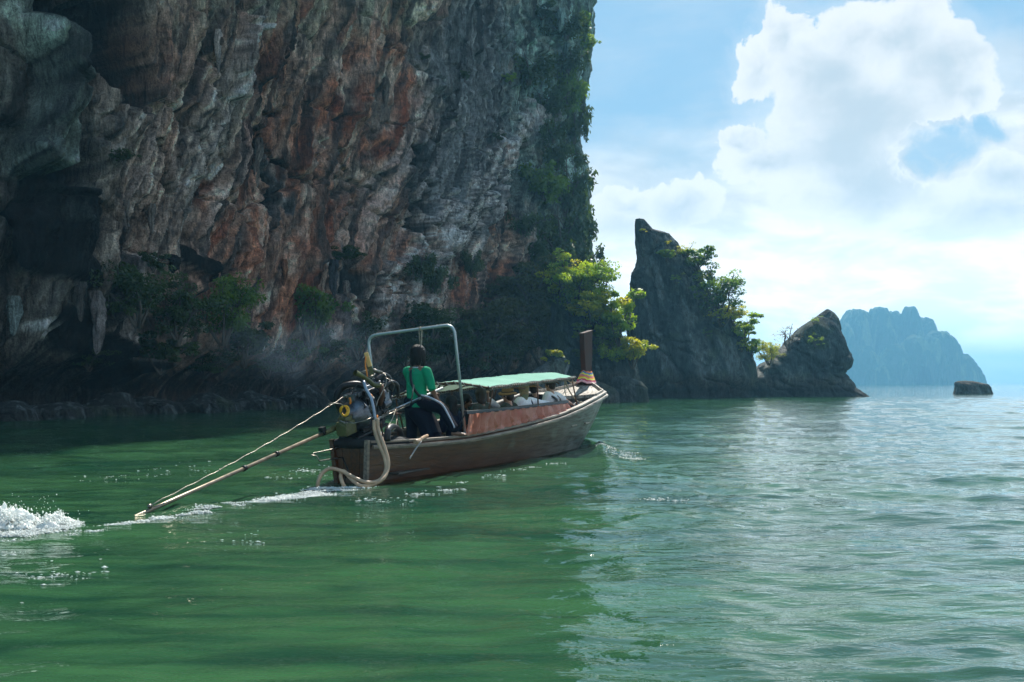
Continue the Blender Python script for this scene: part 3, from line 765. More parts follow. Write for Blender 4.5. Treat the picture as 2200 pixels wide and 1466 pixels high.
def on_rock(V, px, py):
    X = 1100 + F * V[..., 0] / V[..., 1]; Yp = HOR - F * (V[..., 2] - CAMH) / V[..., 1]
    d = np.hypot(X - px, Yp - py); near = d < max(7, d.min() + 4)
    Yv = np.where(near, V[..., 1], 1e9); i = np.unravel_index(np.argmin(Yv), Yv.shape)
    return Vector(V[i].tolist())
def put(surf, name, px, py, wpx, hpx, vkey, mkey, label, cat='shrub', group=None, sink=.0, back=0.0):
    """plant rooted at photo pixel (px, py) on a surface; size in photo pixels at that distance"""
    p = on_cliff(px, py)[0] if surf is None else on_rock(surf, px, py)
    s = p.y / F
    if surf is KNV: wpx, hpx, back = wpx * 1.22, hpx * 1.18, -.5
    elif surf is not None: wpx, hpx, back = wpx * 1.25, hpx * 1.2, -.3
    p = p + Vector((0, back, -sink * hpx * s))
    return plant(name, p, wpx * s, hpx * s, vkey, mkey, label, cat, group)

# sunlit bushes on the outcrop at the cliff corner
put(KNV, 'bush', 1222, 672, 105, 110, 'big0', 'bright', 'rounded yellow-green bush on top left of the outcrop, against the dark cliff corner', 'bush')
put(KNV, 'bush', 1278, 655, 105, 115, 'big1', 'bright', 'tallest bright green bush on the outcrop, with its top against the sky gap', 'bush')
put(KNV, 'bush', 1262, 690, 120, 75, 'full1', 'yellow', 'yellow spreading bush below the two tall bushes on the outcrop', 'bush')
put(KNV, 'bush', 1300, 710, 100, 80, 'full0', 'yellow', 'yellowish bush hanging over the middle of the outcrop slope', 'bush')
put(KNV, 'bush', 1328, 735, 105, 110, 'full2', 'bright', 'leafy green bush leaning right off the outcrop towards the hooked stack', 'bush')
put(KNV, 'bush', 1302, 760, 50, 50, 'open0', 'green', 'small pale flowering shrub just right of the upright prow', 'bush')
put(KNV, 'bush', 1318, 770, 55, 40, 'hang0', 'bright', 'grassy hummock hanging on the rock right of the prow', 'bush')
put(KNV, 'bush', 1205, 640, 80, 80, 'big0', 'yellow', 'yellow-green bush against the dark cliff, leftmost of the sunlit ones', 'bush')
put(KNV, 'bush', 1250, 640, 90, 90, 'big1', 'bright', 'dense light green bush in the middle of the sunlit group', 'bush')
put(KNV, 'bush', 1345, 700, 55, 50, 'full1', 'bright', 'light green shrub at the right edge of the outcrop top, against the stack', 'bush')
put(KNV, 'bush', 1290, 730, 80, 50, 'full2', 'green', 'greener low shrub between the sunlit bushes and the prow', 'bush')
put(KNV, 'bush', 1365, 790, 75, 75, 'full1', 'yellow', 'low yellow-green bush at the right foot of the outcrop', 'bush')
put(KNV, 'bush', 1246, 745, 42, 42, 'open0', 'bright', 'small lit shrub immediately left of the upright prow', 'bush')
put(KNV, 'bush', 1252, 780, 50, 40, 'full0', 'dark', 'dim small shrub behind the lower part of the prow', 'bush')
bvv = W(1188, 775, 69.2)
plant('fern', bvv, 2.1, 1.3, 'tuft', 'yellow', 'clump of sunlit yellow ferns on the slanting boulder above the canopy', 'fern')
plant('fern', W(1219, 782, 69.4), .5, .5, 'tuft', 'yellow', 'tiny yellow fern at the right edge of the slanting boulder', 'fern')
# wiry sprigs at the cliff corner against the sky
for (a_, b_, w_, h_, lab) in ((1262, 540, 40, 50, 'thin wiry sprig at the cliff edge, uppermost against the sky gap'), (1278, 600, 48, 70, 'thin wiry sapling between the cliff edge and the hooked stack'),
                              (1268, 575, 36, 45, 'green leafy sprig on the cliff corner above the tall bright bush')):
    plant('sapling', W(a_, b_, 92), w_ * 92 / F, h_ * 92 / F, 'bare' if 'wiry' in lab else 'open0', 'green', lab, 'sapling')
# shrubs on the hooked stack
GS = 'shrubs on the tall hooked stack'
for (a_, b_, w_, h_, v, mk, lab) in (
        (1490, 575, 75, 62, 'full0', 'green', 'uppermost round shrub leaning out on the right slope of the tall stack'),
        (1522, 610, 50, 46, 'open0', 'yellow', 'open yellowish shrub below the uppermost shrub of the tall stack'),
        (1545, 665, 112, 100, 'big0', 'green', 'largest dark green bush, half way down the right slope of the tall stack'),
        (1592, 685, 55, 42, 'full1', 'yellow', 'small yellow shrub right of the largest bush of the tall stack'),
        (1552, 700, 85, 42, 'open0', 'yellow', 'flat spreading shrub below the largest bush of the tall stack'),
        (1605, 730, 70, 60, 'full2', 'bright', 'green shrub low on the right shoulder of the tall stack'),
        (1625, 755, 52, 46, 'full0', 'bright', 'shrub near the foot of the right shoulder of the tall stack'),
        (1592, 745, 30, 28, 'open0', 'yellow', 'tiny yellow tuft on the lower face of the tall stack'),
        (1428, 552, 34, 28, 'full1', 'bright', 'small tuft on the sloping upper face of the tall stack'),
        (1440, 525, 16, 12, 'tuft', 'yellow', 'tiny yellow tuft near the crest of the tall stack'),
        (1382, 492, 18, 10, 'tuft', 'yellow', 'tiny tuft right under the hooked tip of the tall stack'),
        (1452, 607, 30, 22, 'open0', 'bright', 'small tuft in the middle of the tall stack face'),
        (1520, 716, 22, 20, 'open0', 'green', 'dim green tuft below the flat shrub on the tall stack face'),
        (1480, 540, 46, 32, 'open0', 'yellow', 'sparse yellow shrub on the skyline left of the uppermost round shrub')):
    put(SPV, 'shrub', a_, b_, w_, h_, v, mk, lab, 'shrub', GS, .1)
plant('bush', W(1652, 782, 100), 72 * 100 / F, 66 * 100 / F, 'big1', 'yellow', 'pale yellow bush in the dip between the two sea stacks', 'bush')
put(FNV, 'bush', 1690, 745, 80, 55, 'bare', 'dry', 'leafless grey bush on the left slope of the fin-shaped rock', 'bush')
for (a_, b_, w_, h_, mk, lab) in ((1750, 736, 32, 28, 'bright', 'bright tuft in the upper middle of the fin-shaped rock'), (1745, 692, 26, 18, 'bright', 'tuft on the ridge just below the fin-shaped rock tip'),
                                  (1672, 762, 22, 12, 'yellow', 'low yellow tuft on the left ridge of the fin-shaped rock')):
    put(FNV, 'shrub', a_, b_, w_, h_, 'open0', mk, lab, 'shrub', 'tufts on the fin-shaped rock', .1)

# dark shrubs along the shore below the cliff
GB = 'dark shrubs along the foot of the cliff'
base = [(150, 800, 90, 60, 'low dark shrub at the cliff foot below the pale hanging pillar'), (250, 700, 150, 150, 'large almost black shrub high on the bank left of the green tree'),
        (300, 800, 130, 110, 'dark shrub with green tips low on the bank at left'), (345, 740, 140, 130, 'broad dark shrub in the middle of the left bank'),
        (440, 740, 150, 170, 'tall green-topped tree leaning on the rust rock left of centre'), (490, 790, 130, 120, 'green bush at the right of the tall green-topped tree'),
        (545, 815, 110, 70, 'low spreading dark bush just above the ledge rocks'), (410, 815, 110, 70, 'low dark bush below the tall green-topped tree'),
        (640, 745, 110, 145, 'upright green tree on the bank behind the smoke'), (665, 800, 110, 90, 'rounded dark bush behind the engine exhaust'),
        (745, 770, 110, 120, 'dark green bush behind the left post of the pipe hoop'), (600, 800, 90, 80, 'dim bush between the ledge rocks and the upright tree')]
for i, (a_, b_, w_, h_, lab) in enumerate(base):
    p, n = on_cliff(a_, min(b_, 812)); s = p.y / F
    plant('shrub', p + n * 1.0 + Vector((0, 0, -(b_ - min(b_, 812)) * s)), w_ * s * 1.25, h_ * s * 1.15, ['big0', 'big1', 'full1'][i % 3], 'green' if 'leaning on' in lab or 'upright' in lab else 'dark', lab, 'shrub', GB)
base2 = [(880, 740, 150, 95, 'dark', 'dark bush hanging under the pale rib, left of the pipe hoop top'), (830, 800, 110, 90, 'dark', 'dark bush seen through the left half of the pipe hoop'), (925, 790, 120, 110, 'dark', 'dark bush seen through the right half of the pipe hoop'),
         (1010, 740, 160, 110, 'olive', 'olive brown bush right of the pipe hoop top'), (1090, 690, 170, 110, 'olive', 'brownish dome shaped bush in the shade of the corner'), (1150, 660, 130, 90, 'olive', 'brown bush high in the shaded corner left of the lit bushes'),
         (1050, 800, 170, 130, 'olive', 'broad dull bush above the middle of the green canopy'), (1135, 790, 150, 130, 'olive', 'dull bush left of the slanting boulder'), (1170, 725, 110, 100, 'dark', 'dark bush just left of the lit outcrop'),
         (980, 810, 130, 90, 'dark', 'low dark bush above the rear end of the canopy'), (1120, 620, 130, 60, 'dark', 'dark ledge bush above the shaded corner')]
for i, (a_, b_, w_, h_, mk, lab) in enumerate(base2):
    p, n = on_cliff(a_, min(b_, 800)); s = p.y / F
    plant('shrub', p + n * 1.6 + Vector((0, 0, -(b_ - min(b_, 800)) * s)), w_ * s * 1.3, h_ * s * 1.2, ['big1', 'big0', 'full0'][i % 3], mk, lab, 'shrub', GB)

# tufts and hanging shrubs on the face
GC = 'shrubs hanging on the upper right of the cliff'
hang = [(1130, 150, 90, 70, 'broad dark shrub under the pale hanging drapes at the top right of the cliff'), (1085, 165, 26, 24, 'small yellow-green tuft left of the broad hanging shrub'), (1210, 60, 70, 60, 'shrub at the top edge of the cliff near the sky'),
        (1250, 50, 28, 40, 'sunlit tuft on the skyline near the top of the cliff'), (1262, 95, 28, 40, 'lower sunlit tuft on the cliff skyline'), (1170, 220, 80, 70, 'dark shrub on the cliff below the broad hanging one'), (1215, 190, 80, 90, 'green shrub by the notch in the cliff skyline'),
        (1230, 260, 60, 90, 'shrub draped down beside the skyline notch'), (1190, 330, 80, 70, 'dim shrub on the middle of the right cliff face'), (1160, 390, 100, 80, 'dark shrub left of the draped greenery half way up'), (1210, 400, 100, 120, 'large green drape of shrubs half way up the cliff edge'),
        (1235, 470, 70, 120, 'green drape on the cliff edge above the corner'), (1190, 500, 110, 130, 'wide dark drape of shrubs over the shaded corner'), (1150, 560, 110, 90, 'dark shrub on the lower right cliff, left of the wide drape'), (1230, 560, 80, 90, 'dark shrub at the cliff corner above the lit bushes'),
        (1060, 300, 24, 20, 'small tuft on the grey middle of the cliff'), (985, 165, 22, 24, 'small tuft on the dark grey face near the top'), (905, 125, 24, 14, 'tiny dark tuft by the edge of the rust rock'), (895, 560, 50, 60, 'dark climbing shrub under the pale diagonal rib'),
        (925, 590, 60, 70, 'dark climber low under the pale diagonal rib'), (1000, 560, 50, 60, 'green climber on the reddish low face'), (1160, 30, 60, 30, 'shrub among the pale drapes at the very top'), (248, 335, 40, 34, 'round mossy tuft on the left of the cliff'),
        (310, 560, 50, 46, 'dark tuft on the cliff above the black hanging horn'), (730, 545, 56, 40, 'dark tuft beside the vertical slot in the rust rock'), (1205, 130, 60, 60, 'green shrub between the pale drapes and the cliff edge'),
        (1180, 280, 60, 60, 'small dark shrub in the upper middle of the right face'), (1120, 470, 60, 60, 'shrub beside the reddish patch half way down')]
for i, (a_, b_, w_, h_, lab) in enumerate(hang):
    p, n = on_cliff(a_, b_); s = p.y / F
    mk = 'bright' if 'sunlit' in lab or 'yellow-green' in lab else ('green' if 'green' in lab and i % 3 == 0 else 'dark')
    plant('shrub', p + n * .45 + Vector((0, 0, -.5 * h_ * s)), w_ * s * 1.4, h_ * s * 1.25, 'hang0' if h_ > 50 else ('full0' if i % 2 else 'full1'), mk, lab, 'shrub', GC if a_ > 1050 else None)
# ================================================================== the longtail boat
def Bt(s, t, z): return BO + BD * s + BR * t + Vector((0, 0, z))
def Sp(px, py, t):
    """boat station and height of photo pixel (px, py) lying in the plane t"""
    k = (px - 1100) / F
    s = (k * (BO.y + BR.y * t) - BO.x - BR.x * t) / (BD.x - k * BD.y)
    Y = BO.y + BD.y * s + BR.y * t
    return s, CAMH - (py - HOR) / F * Y
def Bp(px, py, t):
    s, z = Sp(px, py, t); return Bt(s, t, z)

_ts = [0, 1, 2, 3, 4.5, 6, 7.5, 8.5, 9.2, 9.7, 10.1, 10.35, 10.5]
_tg = [.30, .55, .75, .86, .97, 1.02, 1.02, .98, .87, .64, .40, .19, .05]
_ws = [0, 1, 2, 3.3, 5, 6.5, 8, 9.06, 9.86, 10.3, 10.5]
_wt = [.25, .44, .58, .68, .74, .72, .58, .40, .19, .06, .02]
def smooth_interp(x, xs, ys):
    f = lambda q: float(np.interp(q, xs, ys))
    return (f(x - .2) + 2 * f(x) + f(x + .2)) / 4 if xs[0] + .2 < x < xs[-1] - .2 else f(x)
def TG(s): return smooth_interp(s, _ts, _tg)
def TW(s): return smooth_interp(s, _ws, _wt)
_gp = [(800, 948), (860, 946), (920, 943), (1007, 935), (1073, 922), (1138, 908), (1204, 890), (1247, 872), (1280, 855), (1300, 843)]
_ss, _zz = [], []
for q in np.arange(0, 9.25, .25):
    p = Bt(q, TG(q), 0); pxq = 1100 + F * p.x / p.y
    _ss.append(q); _zz.append(CAMH - (np.interp(pxq, *zip(*_gp)) - HOR) / F * p.y)
_ss += [9.7, 10.1, 10.5]; _zz += [1.22, 1.31, 1.42]
def ZG(s): return smooth_interp(s, _ss, _zz)
ZK = -.28
def hull_pt(s, v, side=1, off=0.0):
    """v = 0 at the gunwale, 1 at the keel; convex flared section"""
    tg, tw, zg = TG(s), TW(s), ZG(s)
    vw = .72
    if v < vw:
        a = v / vw; t = tg + (tw - tg) * (a ** 1.25); z = zg + (0 - zg) * a
    else:
        a = (v - vw) / (1 - vw); t = tw * (1 - a ** 1.6) + .03 * a ** 1.6; z = ZK * a
    ss = s
    if s > 8:                                       # stem rakes forward above the water
        lim = float(np.interp(z, [ZK, 0, .5, 1.42], [9.4, 9.88, 10.16, 10.52]))
        ss = 8 + (s - 8) * (lim - 8) / 2.5
    return Bt(ss, (t + off) * side, z)

def boat_wood(name, aft, fore, rough=.45):
    m, g, b = new_mat(name)
    pos = g.new('ShaderNodeNewGeometry').outputs['Position']
    rot = g.mapping(pos, (1, 1, 1), (0, 0, 0), (0, 0, math.atan2(BD.x, BD.y)))      # y along the boat
    sp = g.new('ShaderNodeSeparateXYZ'); g.l.new(rot, sp.inputs[0])
    y0 = BO.x * 0 + BO.dot(BD)
    al = g.m('SUBTRACT', sp.outputs[1], y0)
    gr = g.noise(g.mapping(rot, (14, .9, 14)), 1.6, 6, .6, .4)
    bl = g.noise(rot, 1.3, 5, .6, .3)
    f = g.mr(g.m('ADD', al, g.m('MULTIPLY', g.m('SUBTRACT', bl, .5), 3.0)), 3.8, 9.0)
    c = g.mix(f, aft, fore)
    c = g.mix(g.mr(gr, .35, .7), c, tuple(x * .45 for x in aft))
    c = g.mix(g.mr(bl, .58, .78, 0, .22), c, tuple(min(1, x * 2.0 + .05) for x in fore))
    g.l.new(c, b.inputs['Base Color'])
    g.l.new(g.mr(bl, .3, .7, rough * .7, rough * 1.5, False), b.inputs['Roughness'])
    g.l.new(g.bump(g.m('ADD', gr, g.m('MULTIPLY', bl, .5)), .5, .012), b.inputs['Normal'])
    return m
M_HULL = boat_wood('hull_wood', (.105, .036, .009), (.16, .205, .18), .40)
M_RAIL = boat_wood('rail_wood', (.26, .20, .15), (.46, .42, .36), .5)
M_DECKW = boat_wood('deck_wood', (.16, .13, .10), (.50, .43, .35), .6)
M_INNER = boat_wood('inner_wood', (.05, .035, .025), (.11, .09, .07), .6)
M_PROW = simple_mat('prow_wood', (.050, .019, .013), .75, var=.5, scale=6, bump=.4, bscale=30, bdist=.004)
M_BLACK = simple_mat('black_rubber', (.014, .014, .015), .45, var=.3)
M_TARP = simple_mat('black_tarpaulin', (.010, .010, .011), .9, var=.4, scale=6, bump=.6, bscale=9, bdist=.02)
M_GALV = simple_mat('galvanised_pipe', (.42, .46, .47), .42, .75, .15, 20)
M_STEEL = simple_mat('worn_steel', (.22, .20, .17), .34, .85, .5, 14)
M_ALU = simple_mat('cast_aluminium', (.13, .14, .16), .36, .7, .5, 14, .3, 60, .002)
M_IRON = simple_mat('oily_iron', (.018, .018, .020), .38, .6, .6, 16, .6, 40, .004)
M_OLIVE = simple_mat('olive_painted_metal', (.10, .10, .035), .42, .3, .4, 10, .3, 40, .003)
M_SHAFT = simple_mat('shaft_tube_metal', (.20, .165, .12), .36, .6, .35, 10)
M_RUST = simple_mat('rusty_iron', (.12, .06, .035), .7, .3, .5, 18, .5, 50, .003)
M_ROPE = simple_mat('weathered_rope', (.36, .31, .23), .9, 0, .3, 30, .6, 90, .004)
M_ROPED = simple_mat('dirty_lashing_rope', (.30, .28, .26), .9, 0, .35, 30, .6, 90, .004)
M_HOSE = simple_mat('cream_rubber_hose', (.44, .29, .18), .45, 0, .35, 3, .2, 60, .002)
M_HOSEB = simple_mat('grey_blue_pipe', (.26, .31, .38), .35, .4, .25, 8)
M_ORANGE = simple_mat('orange_cord', (.70, .22, .03), .6, 0, .2)
M_YELLOW = simple_mat('yellow_cord', (.80, .42, .02), .5, 0, .2)
M_HANDLE = simple_mat('pale_wooden_handle', (.62, .40, .14), .55, 0, .3, 12)

boat = empty('longtail_boat', Bt(0, 0, 0), 'long wooden longtail boat with a green canopy, orange side curtain and upright ribboned prow', 'boat')
boat.rotation_euler.z = 0
bpy.context.view_layer.update()
def bpart(mb, name, mat, par=None, **kw):
    """link a mesh given in world coordinates under the boat (or under one of its parts)"""
    par = par or boat
    inv = par.matrix_world.inverted() if par is not boat else Matrix.Translation(-boat.location)
    if par is not boat: inv = Matrix.Translation(-boat.location)
    mb.v = [tuple(Vector(v) - boat.location) for v in mb.v]
    return mb.build(name, mat, par, **kw)

# hull strakes: each board its own lapped plank
ST = np.concatenate([np.arange(0, 9, .35), np.arange(9, 10.51, .12)])
NSTR = 7
for side in (1, -1):
    for j in range(NSTR):
        v0, v1 = j / NSTR, (j + 1) / NSTR + .012
        mb = MB()
        for band in (((v0, .000), ((v0 + v1) / 2, .002), (v1 - .012, .003)), ((v1 - .012, .003), (v1, -.010), (v0, -.022), (v0, .0))):
            vs = [hull_pt(float(s), min(v, 1), side, off) for s in ST for (v, off) in band]
            k = len(band); fs = []
            for i in range(len(ST) - 1):
                for q in range(k - 1):
                    f = (i * k + q, (i + 1) * k + q, (i + 1) * k + q + 1, i * k + q + 1); fs.append(f if side > 0 else f[::-1])
            mb.add(vs, fs, k == 3)
        bpart(mb, 'plank', M_HULL)
# transom boards
for j in range(4):
    mb = MB(); f0, f1 = -1 + j * .5, -1 + (j + 1) * .5 - .02
    top, bot = .60, -.2
    P = [Bt(-.06, f0 * .30, top), Bt(-.06, f1 * .30, top), Bt(.02, f1 * .22, bot), Bt(.02, f0 * .22, bot)]
    th = BD * .035
    mb.add(P + [p + th for p in P], [(0, 1, 2, 3), (7, 6, 5, 4), (0, 4, 5, 1), (1, 5, 6, 2), (2, 6, 7, 3), (3, 7, 4, 0)])
    bpart(mb, 'transom_board', M_HULL, bevel=.004)
mb = MB()                                                       # corner posts, the right one with a pale worn edge
mb.sweep([Bt(-.08, .29, .60), Bt(-.03, .24, .0), Bt(0, .2, -.25)], [(-.03, -.03), (.03, -.03), (.03, .03), (-.03, .03)], up=tuple(BD))
bpart(mb, 'corner_post', M_RAIL)
mb = MB().sweep([Bt(-.08, -.29, .60), Bt(-.03, -.24, .0), Bt(0, -.2, -.25)], [(-.03, -.03), (.03, -.03), (.03, .03), (-.03, .03)], up=tuple(BD))
bpart(mb, 'corner_post', M_HULL)
# gunwale and rubbing strake on both sides
SR = np.concatenate([np.arange(.0, 9, .25), np.arange(9, 10.5, .07)])
for side in (1, -1):
    mb = MB().sweep([Bt(float(s), (TG(s) - .035) * side, ZG(s) - .012) for s in SR], [(-.05, -.018), (.05, -.018), (.05, .018), (-.05, .018)], smooth=False)
    bpart(mb, 'gunwale', M_RAIL, bevel=.005)
    mb = MB().sweep([Bt(float(s), (TG(s) + .028) * side, ZG(s) - .085) for s in SR], [(-.022, -.028), (.022, -.028), (.03, .0), (.022, .028), (-.022, .028)], smooth=False)
    bpart(mb, 'rubbing_strake', M_RAIL)
    # inner lining
    mb = MB(); vs = []
    for s in ST[ST < 9.9]:
        for v in (0.02, .25, .5, .7): vs.append(hull_pt(float(s), v, side, -.045))
    n = int((ST < 9.9).sum())
    mb.add(vs, [(i * 4 + q, i * 4 + q + 1, (i + 1) * 4 + q + 1, (i + 1) * 4 + q) if side > 0 else (i * 4 + q, (i + 1) * 4 + q, (i + 1) * 4 + q + 1, i * 4 + q + 1) for i in range(n - 1) for q in range(3)], True)
    bpart(mb, 'inner_lining', M_INNER)
# frames (ribs) inside
for s in np.arange(.8, 9.4, .8):
    mb = MB(); s = float(s)
    mb.sweep([hull_pt(s, v, 1, -.07) for v in (.03, .25, .5, .68)] + [hull_pt(s, v, -1, -.07) for v in (.68, .5, .25, .03)], [(-.025, -.02), (.025, -.02), (.025, .02), (-.025, .02)], up=tuple(BD))
    bpart(mb, 'hull_frame', M_INNER)
# floor boards
for t in (-.42, -.21, 0, .21, .42):
    mb = MB(); s0, s1 = .4, 8.9 - abs(t) * 2.0
    pts = [Bt(s0 + (s1 - s0) * i / 10, t, .10 + .10 * max(0, (i - 7) / 3)) for i in range(11)]
    mb.sweep(pts, [(-.1, -.012), (.1, -.012), (.1, .012), (-.1, .012)])
    bpart(mb, 'floor_board', M_INNER)
# seats
for s in (2.9, 3.9, 4.9, 5.9, 6.9, 7.8):
    mb = MB(); w = TG(s) - .1
    mb.box(Bt(s, 0, .46 + .02 * (s - 3)), (w, .15, .018), Matrix((BR, BD, Vector((0, 0, 1)))).transposed())
    bpart(mb, 'seat', M_DECKW, bevel=.004)
mb = MB().box(Bt(4.9, .58, .50), (.17, 2.1, .02), Matrix((BR, BD, Vector((0, 0, 1)))).transposed()); bpart(mb, 'bench', M_DECKW)
# stern deck with black cover
mb = MB(); prof = []
for i in range(9):
    s = -.14 + i * .125; w = (TG(max(s, 0)) + .02) * (1 if i else .85)
    prof.append([Bt(s, w * q, z) for q, z in ((-1.02, .50), (-1.0, .59), (-.6, .625), (0, .63), (.6, .625), (1.0, .59), (1.02, .50), (.8, .47), (-.8, .47))])
vs = [p for r_ in prof for p in r_]; k = 9
mb.add(vs, [(i * k + j, i * k + (j + 1) % k, (i + 1) * k + (j + 1) % k, (i + 1) * k + j) for i in range(8) for j in range(k)] + [tuple(range(k))[::-1], tuple(8 * k + j for j in range(k))], True)
bpart(mb, 'stern_cover', M_TARP, subsurf=1)
# foredeck: boards fanning up to the stem
S0 = 8.98
def deck_pt(s, f):
    w = max(TG(s) - .075, .01); e = (s - S0) / (10.42 - S0)
    zc = 1.10 + (1.40 - 1.10) * e
    return Bt(s, f * w, zc + (ZG(s) - .03 - zc) * abs(f) ** 1.6)
for j in range(6):
    f0, f1 = -1 + j / 3, -1 + (j + 1) / 3 - .012
    mb = MB(); vs = []; ns = 14
    for i in range(ns + 1):
        s = S0 + (10.40 - S0) * i / ns
        for f in (f0, (f0 + f1) / 2, f1): vs.append(deck_pt(s, f))
    mb.add(vs, [(i * 3 + q, i * 3 + q + 1, (i + 1) * 3 + q + 1, (i + 1) * 3 + q) for i in range(ns) for q in range(2)], False)
    bpart(mb, 'foredeck_board', M_DECKW, solid=.02)
# bulkhead under the deck edge and the raised coaming along the deck rim
mb = MB(); w = TG(S0) - .09
vs = [deck_pt(S0, f) for f in np.linspace(-1, 1, 9)] + [Bt(S0 - .1, f * (TW(S0) + .05), .38) for f in np.linspace(-1, 1, 9)]
mb.add(vs, [(i, i + 1, 10 + i, 9 + i) for i in range(8)]); bpart(mb, 'bulkhead', M_INNER, solid=.02)
mb = MB().sweep([deck_pt(S0 - .01, f) + Vector((0, 0, -.02)) for f in np.linspace(-.98, .98, 15)], [(-.02, -.035), (.02, -.035), (.02, .02), (-.02, .02)]); bpart(mb, 'deck_beam', M_DECKW)
mb = MB()
rim = [Bt(float(s), -(TG(s) - .07), ZG(s) + .02) for s in np.arange(9.0, 10.46, .09)] + [Bt(float(s), TG(s) - .07, ZG(s) + .02) for s in np.arange(10.44, 8.2, -.09)]
mb.sweep(rim, [(-.018, -.035), (.018, -.035), (.018, .035), (-.018, .035)]); bpart(mb, 'coaming', M_DECKW, bevel=.004)
# stem piece and tall prow board
ax = Matrix((BR, BD, Vector((0, 0, 1)))).transposed()
pz = lambda y: CAMH - (y - HOR) / F * 23.9
mb = MB()
cols = [(-.25, 9.35, 9.50, .04), (.0, 9.82, 9.95, .04), (.5, 10.08, 10.22, .045), (1.0, 10.28, 10.42, .05), (1.42, 10.30, 10.66, .06)]
vs = []
for z, a, b_, h in cols: vs += [Bt(a, -h, z), Bt(b_, -h * .6, z), Bt(b_, h * .6, z), Bt(a, h, z)]
mb.add(vs, [(i * 4 + q, i * 4 + (q + 1) % 4, (i + 1) * 4 + (q + 1) % 4, (i + 1) * 4 + q) for i in range(4) for q in range(4)] + [(3, 2, 1, 0), (16, 17, 18, 19)])
bpart(mb, 'stem', M_HULL, bevel=.01)
mb = MB(); vs = []
for z, a, b_, h in ((1.40, 10.26, 10.62, .065), (1.70, 10.16, 10.60, .062), (2.1, 10.08, 10.66, .060), (2.45, 10.05, 10.66, .058), (2.62, 10.02, 10.70, .058)):
    e = .0 if z < 2.6 else .05
    vs += [Bt(a, -h, z - e), Bt(b_, -h, z + e), Bt(b_, h, z + e), Bt(a, h, z - e)]
mb.add(vs, [(i * 4 + q, i * 4 + (q + 1) % 4, (i + 1) * 4 + (q + 1) % 4, (i + 1) * 4 + q) for i in range(4) for q in range(4)] + [(3, 2, 1, 0), (16, 17, 18, 19)])
PROW = bpart(mb, 'prow_post', M_PROW, bevel=.012)
# ribbons tied round the foot of the prow: stacked bands of cloth
bands = [((.85, .22, .03), 1.690), ((.03, .16, .42), 1.655), ((.75, .72, .05), 1.622), ((.62, .16, .22), 1.590), ((.85, .30, .05), 1.556), ((.80, .75, .10), 1.522), ((.55, .03, .10), 1.488), ((.80, .42, .42), 1.450)]
for i, (c, z) in enumerate(bands):
    e = i / 7; w0, w1 = .085 + .085 * e, .23 + .13 * e
    ctr = Bt(10.40 - .03 * e, 0, z); ring = []
    for j in range(20):
        a = 2 * math.pi * j / 20; ca, sa = math.cos(a), math.sin(a)
        ring.append((w0 * (abs(ca) ** .6) * (1 if ca > 0 else -1), w1 * (abs(sa) ** .6) * (1 if sa > 0 else -1)))
    mb = MB(); vs = []
    for dz, g_ in ((.030, .9), (.018, 1.03), (-.016, 1.06), (-.030, 1.0)):
        for j, (a, b_) in enumerate(ring):
            sag = -.055 * (abs(a) / w0) ** 1.5 + .012 * math.sin(j * 2.1 + i)
            vs.append(ctr + BR * a * g_ + BD * b_ * g_ + Vector((0, 0, dz + sag)))
    mb.add(vs, [(r_ * 20 + j, r_ * 20 + (j + 1) % 20, (r_ + 1) * 20 + (j + 1) % 20, (r_ + 1) * 20 + j) for r_ in range(3) for j in range(20)], True)
    o = bpart(mb, 'ribbon', simple_mat('ribbon_cloth', c, .7, 0, .15, 20, .3, 40, .004), PROW, solid=.006)
    o['label'] = ['orange ribbon band at the top of the wrap', 'blue ribbon band', 'yellow ribbon band below the blue', 'mauve ribbon band', 'second orange ribbon band', 'lower yellow ribbon band', 'dark red ribbon band', 'pink ribbon band at the bottom of the wrap'][i]
mb = MB().tube([Bp(1262, 821, .0), Bp(1225, 822, -.4), Bp(1213, 812, -.2)], .012, 6); bpart(mb, 'mooring_line', M_ROPE)

# pipe hoop over the helmsman
tr, tl = Bp(975, 697, .60), Bp(790, 722, -.90)
br_, bl_ = Bp(1000, 934, .74), Bt(2.0, -.74, ZG(2.0))
def round_corner(a, b, c, r, n=7):
    u, v = (a - b).normalized(), (c - b).normalized(); p, q = b + u * r, b + v * r
    return [p.lerp(b, t).lerp(b.lerp(q, t), t) for t in np.linspace(0, 1, n)]
pts = [bl_] + round_corner(bl_, tl, tr, .16) + round_corner(tl, tr, br_, .16) + [br_]
mb = MB().tube(pts, .024, 12); HOOP = bpart(mb, 'pipe_hoop', M_GALV)
for p in (br_, bl_):
    mb = MB().tube([p - Vector((0, 0, .02)), p + Vector((0, 0, .03))], .045, 10); bpart(mb, 'pipe_foot', M_GALV, HOOP)
m_ = tl.lerp(tr, .62)
mb = MB().tube([m_ + Vector((.0, 0, .03)), m_ + Vector((.02, 0, -.02)), m_ + Vector((.01, .02, -.25)), m_ + Vector((0.0, .03, -.5))], .011, 6)
mb.tube([m_ + Vector((-.03, 0, .02)), m_ + Vector((-.02, .02, -.1)), m_ + Vector((-.012, .03, -.3))], .008, 6)
mb.ball(m_, (.03, .035, .035)); bpart(mb, 'hanging_cord', M_ROPE, HOOP)

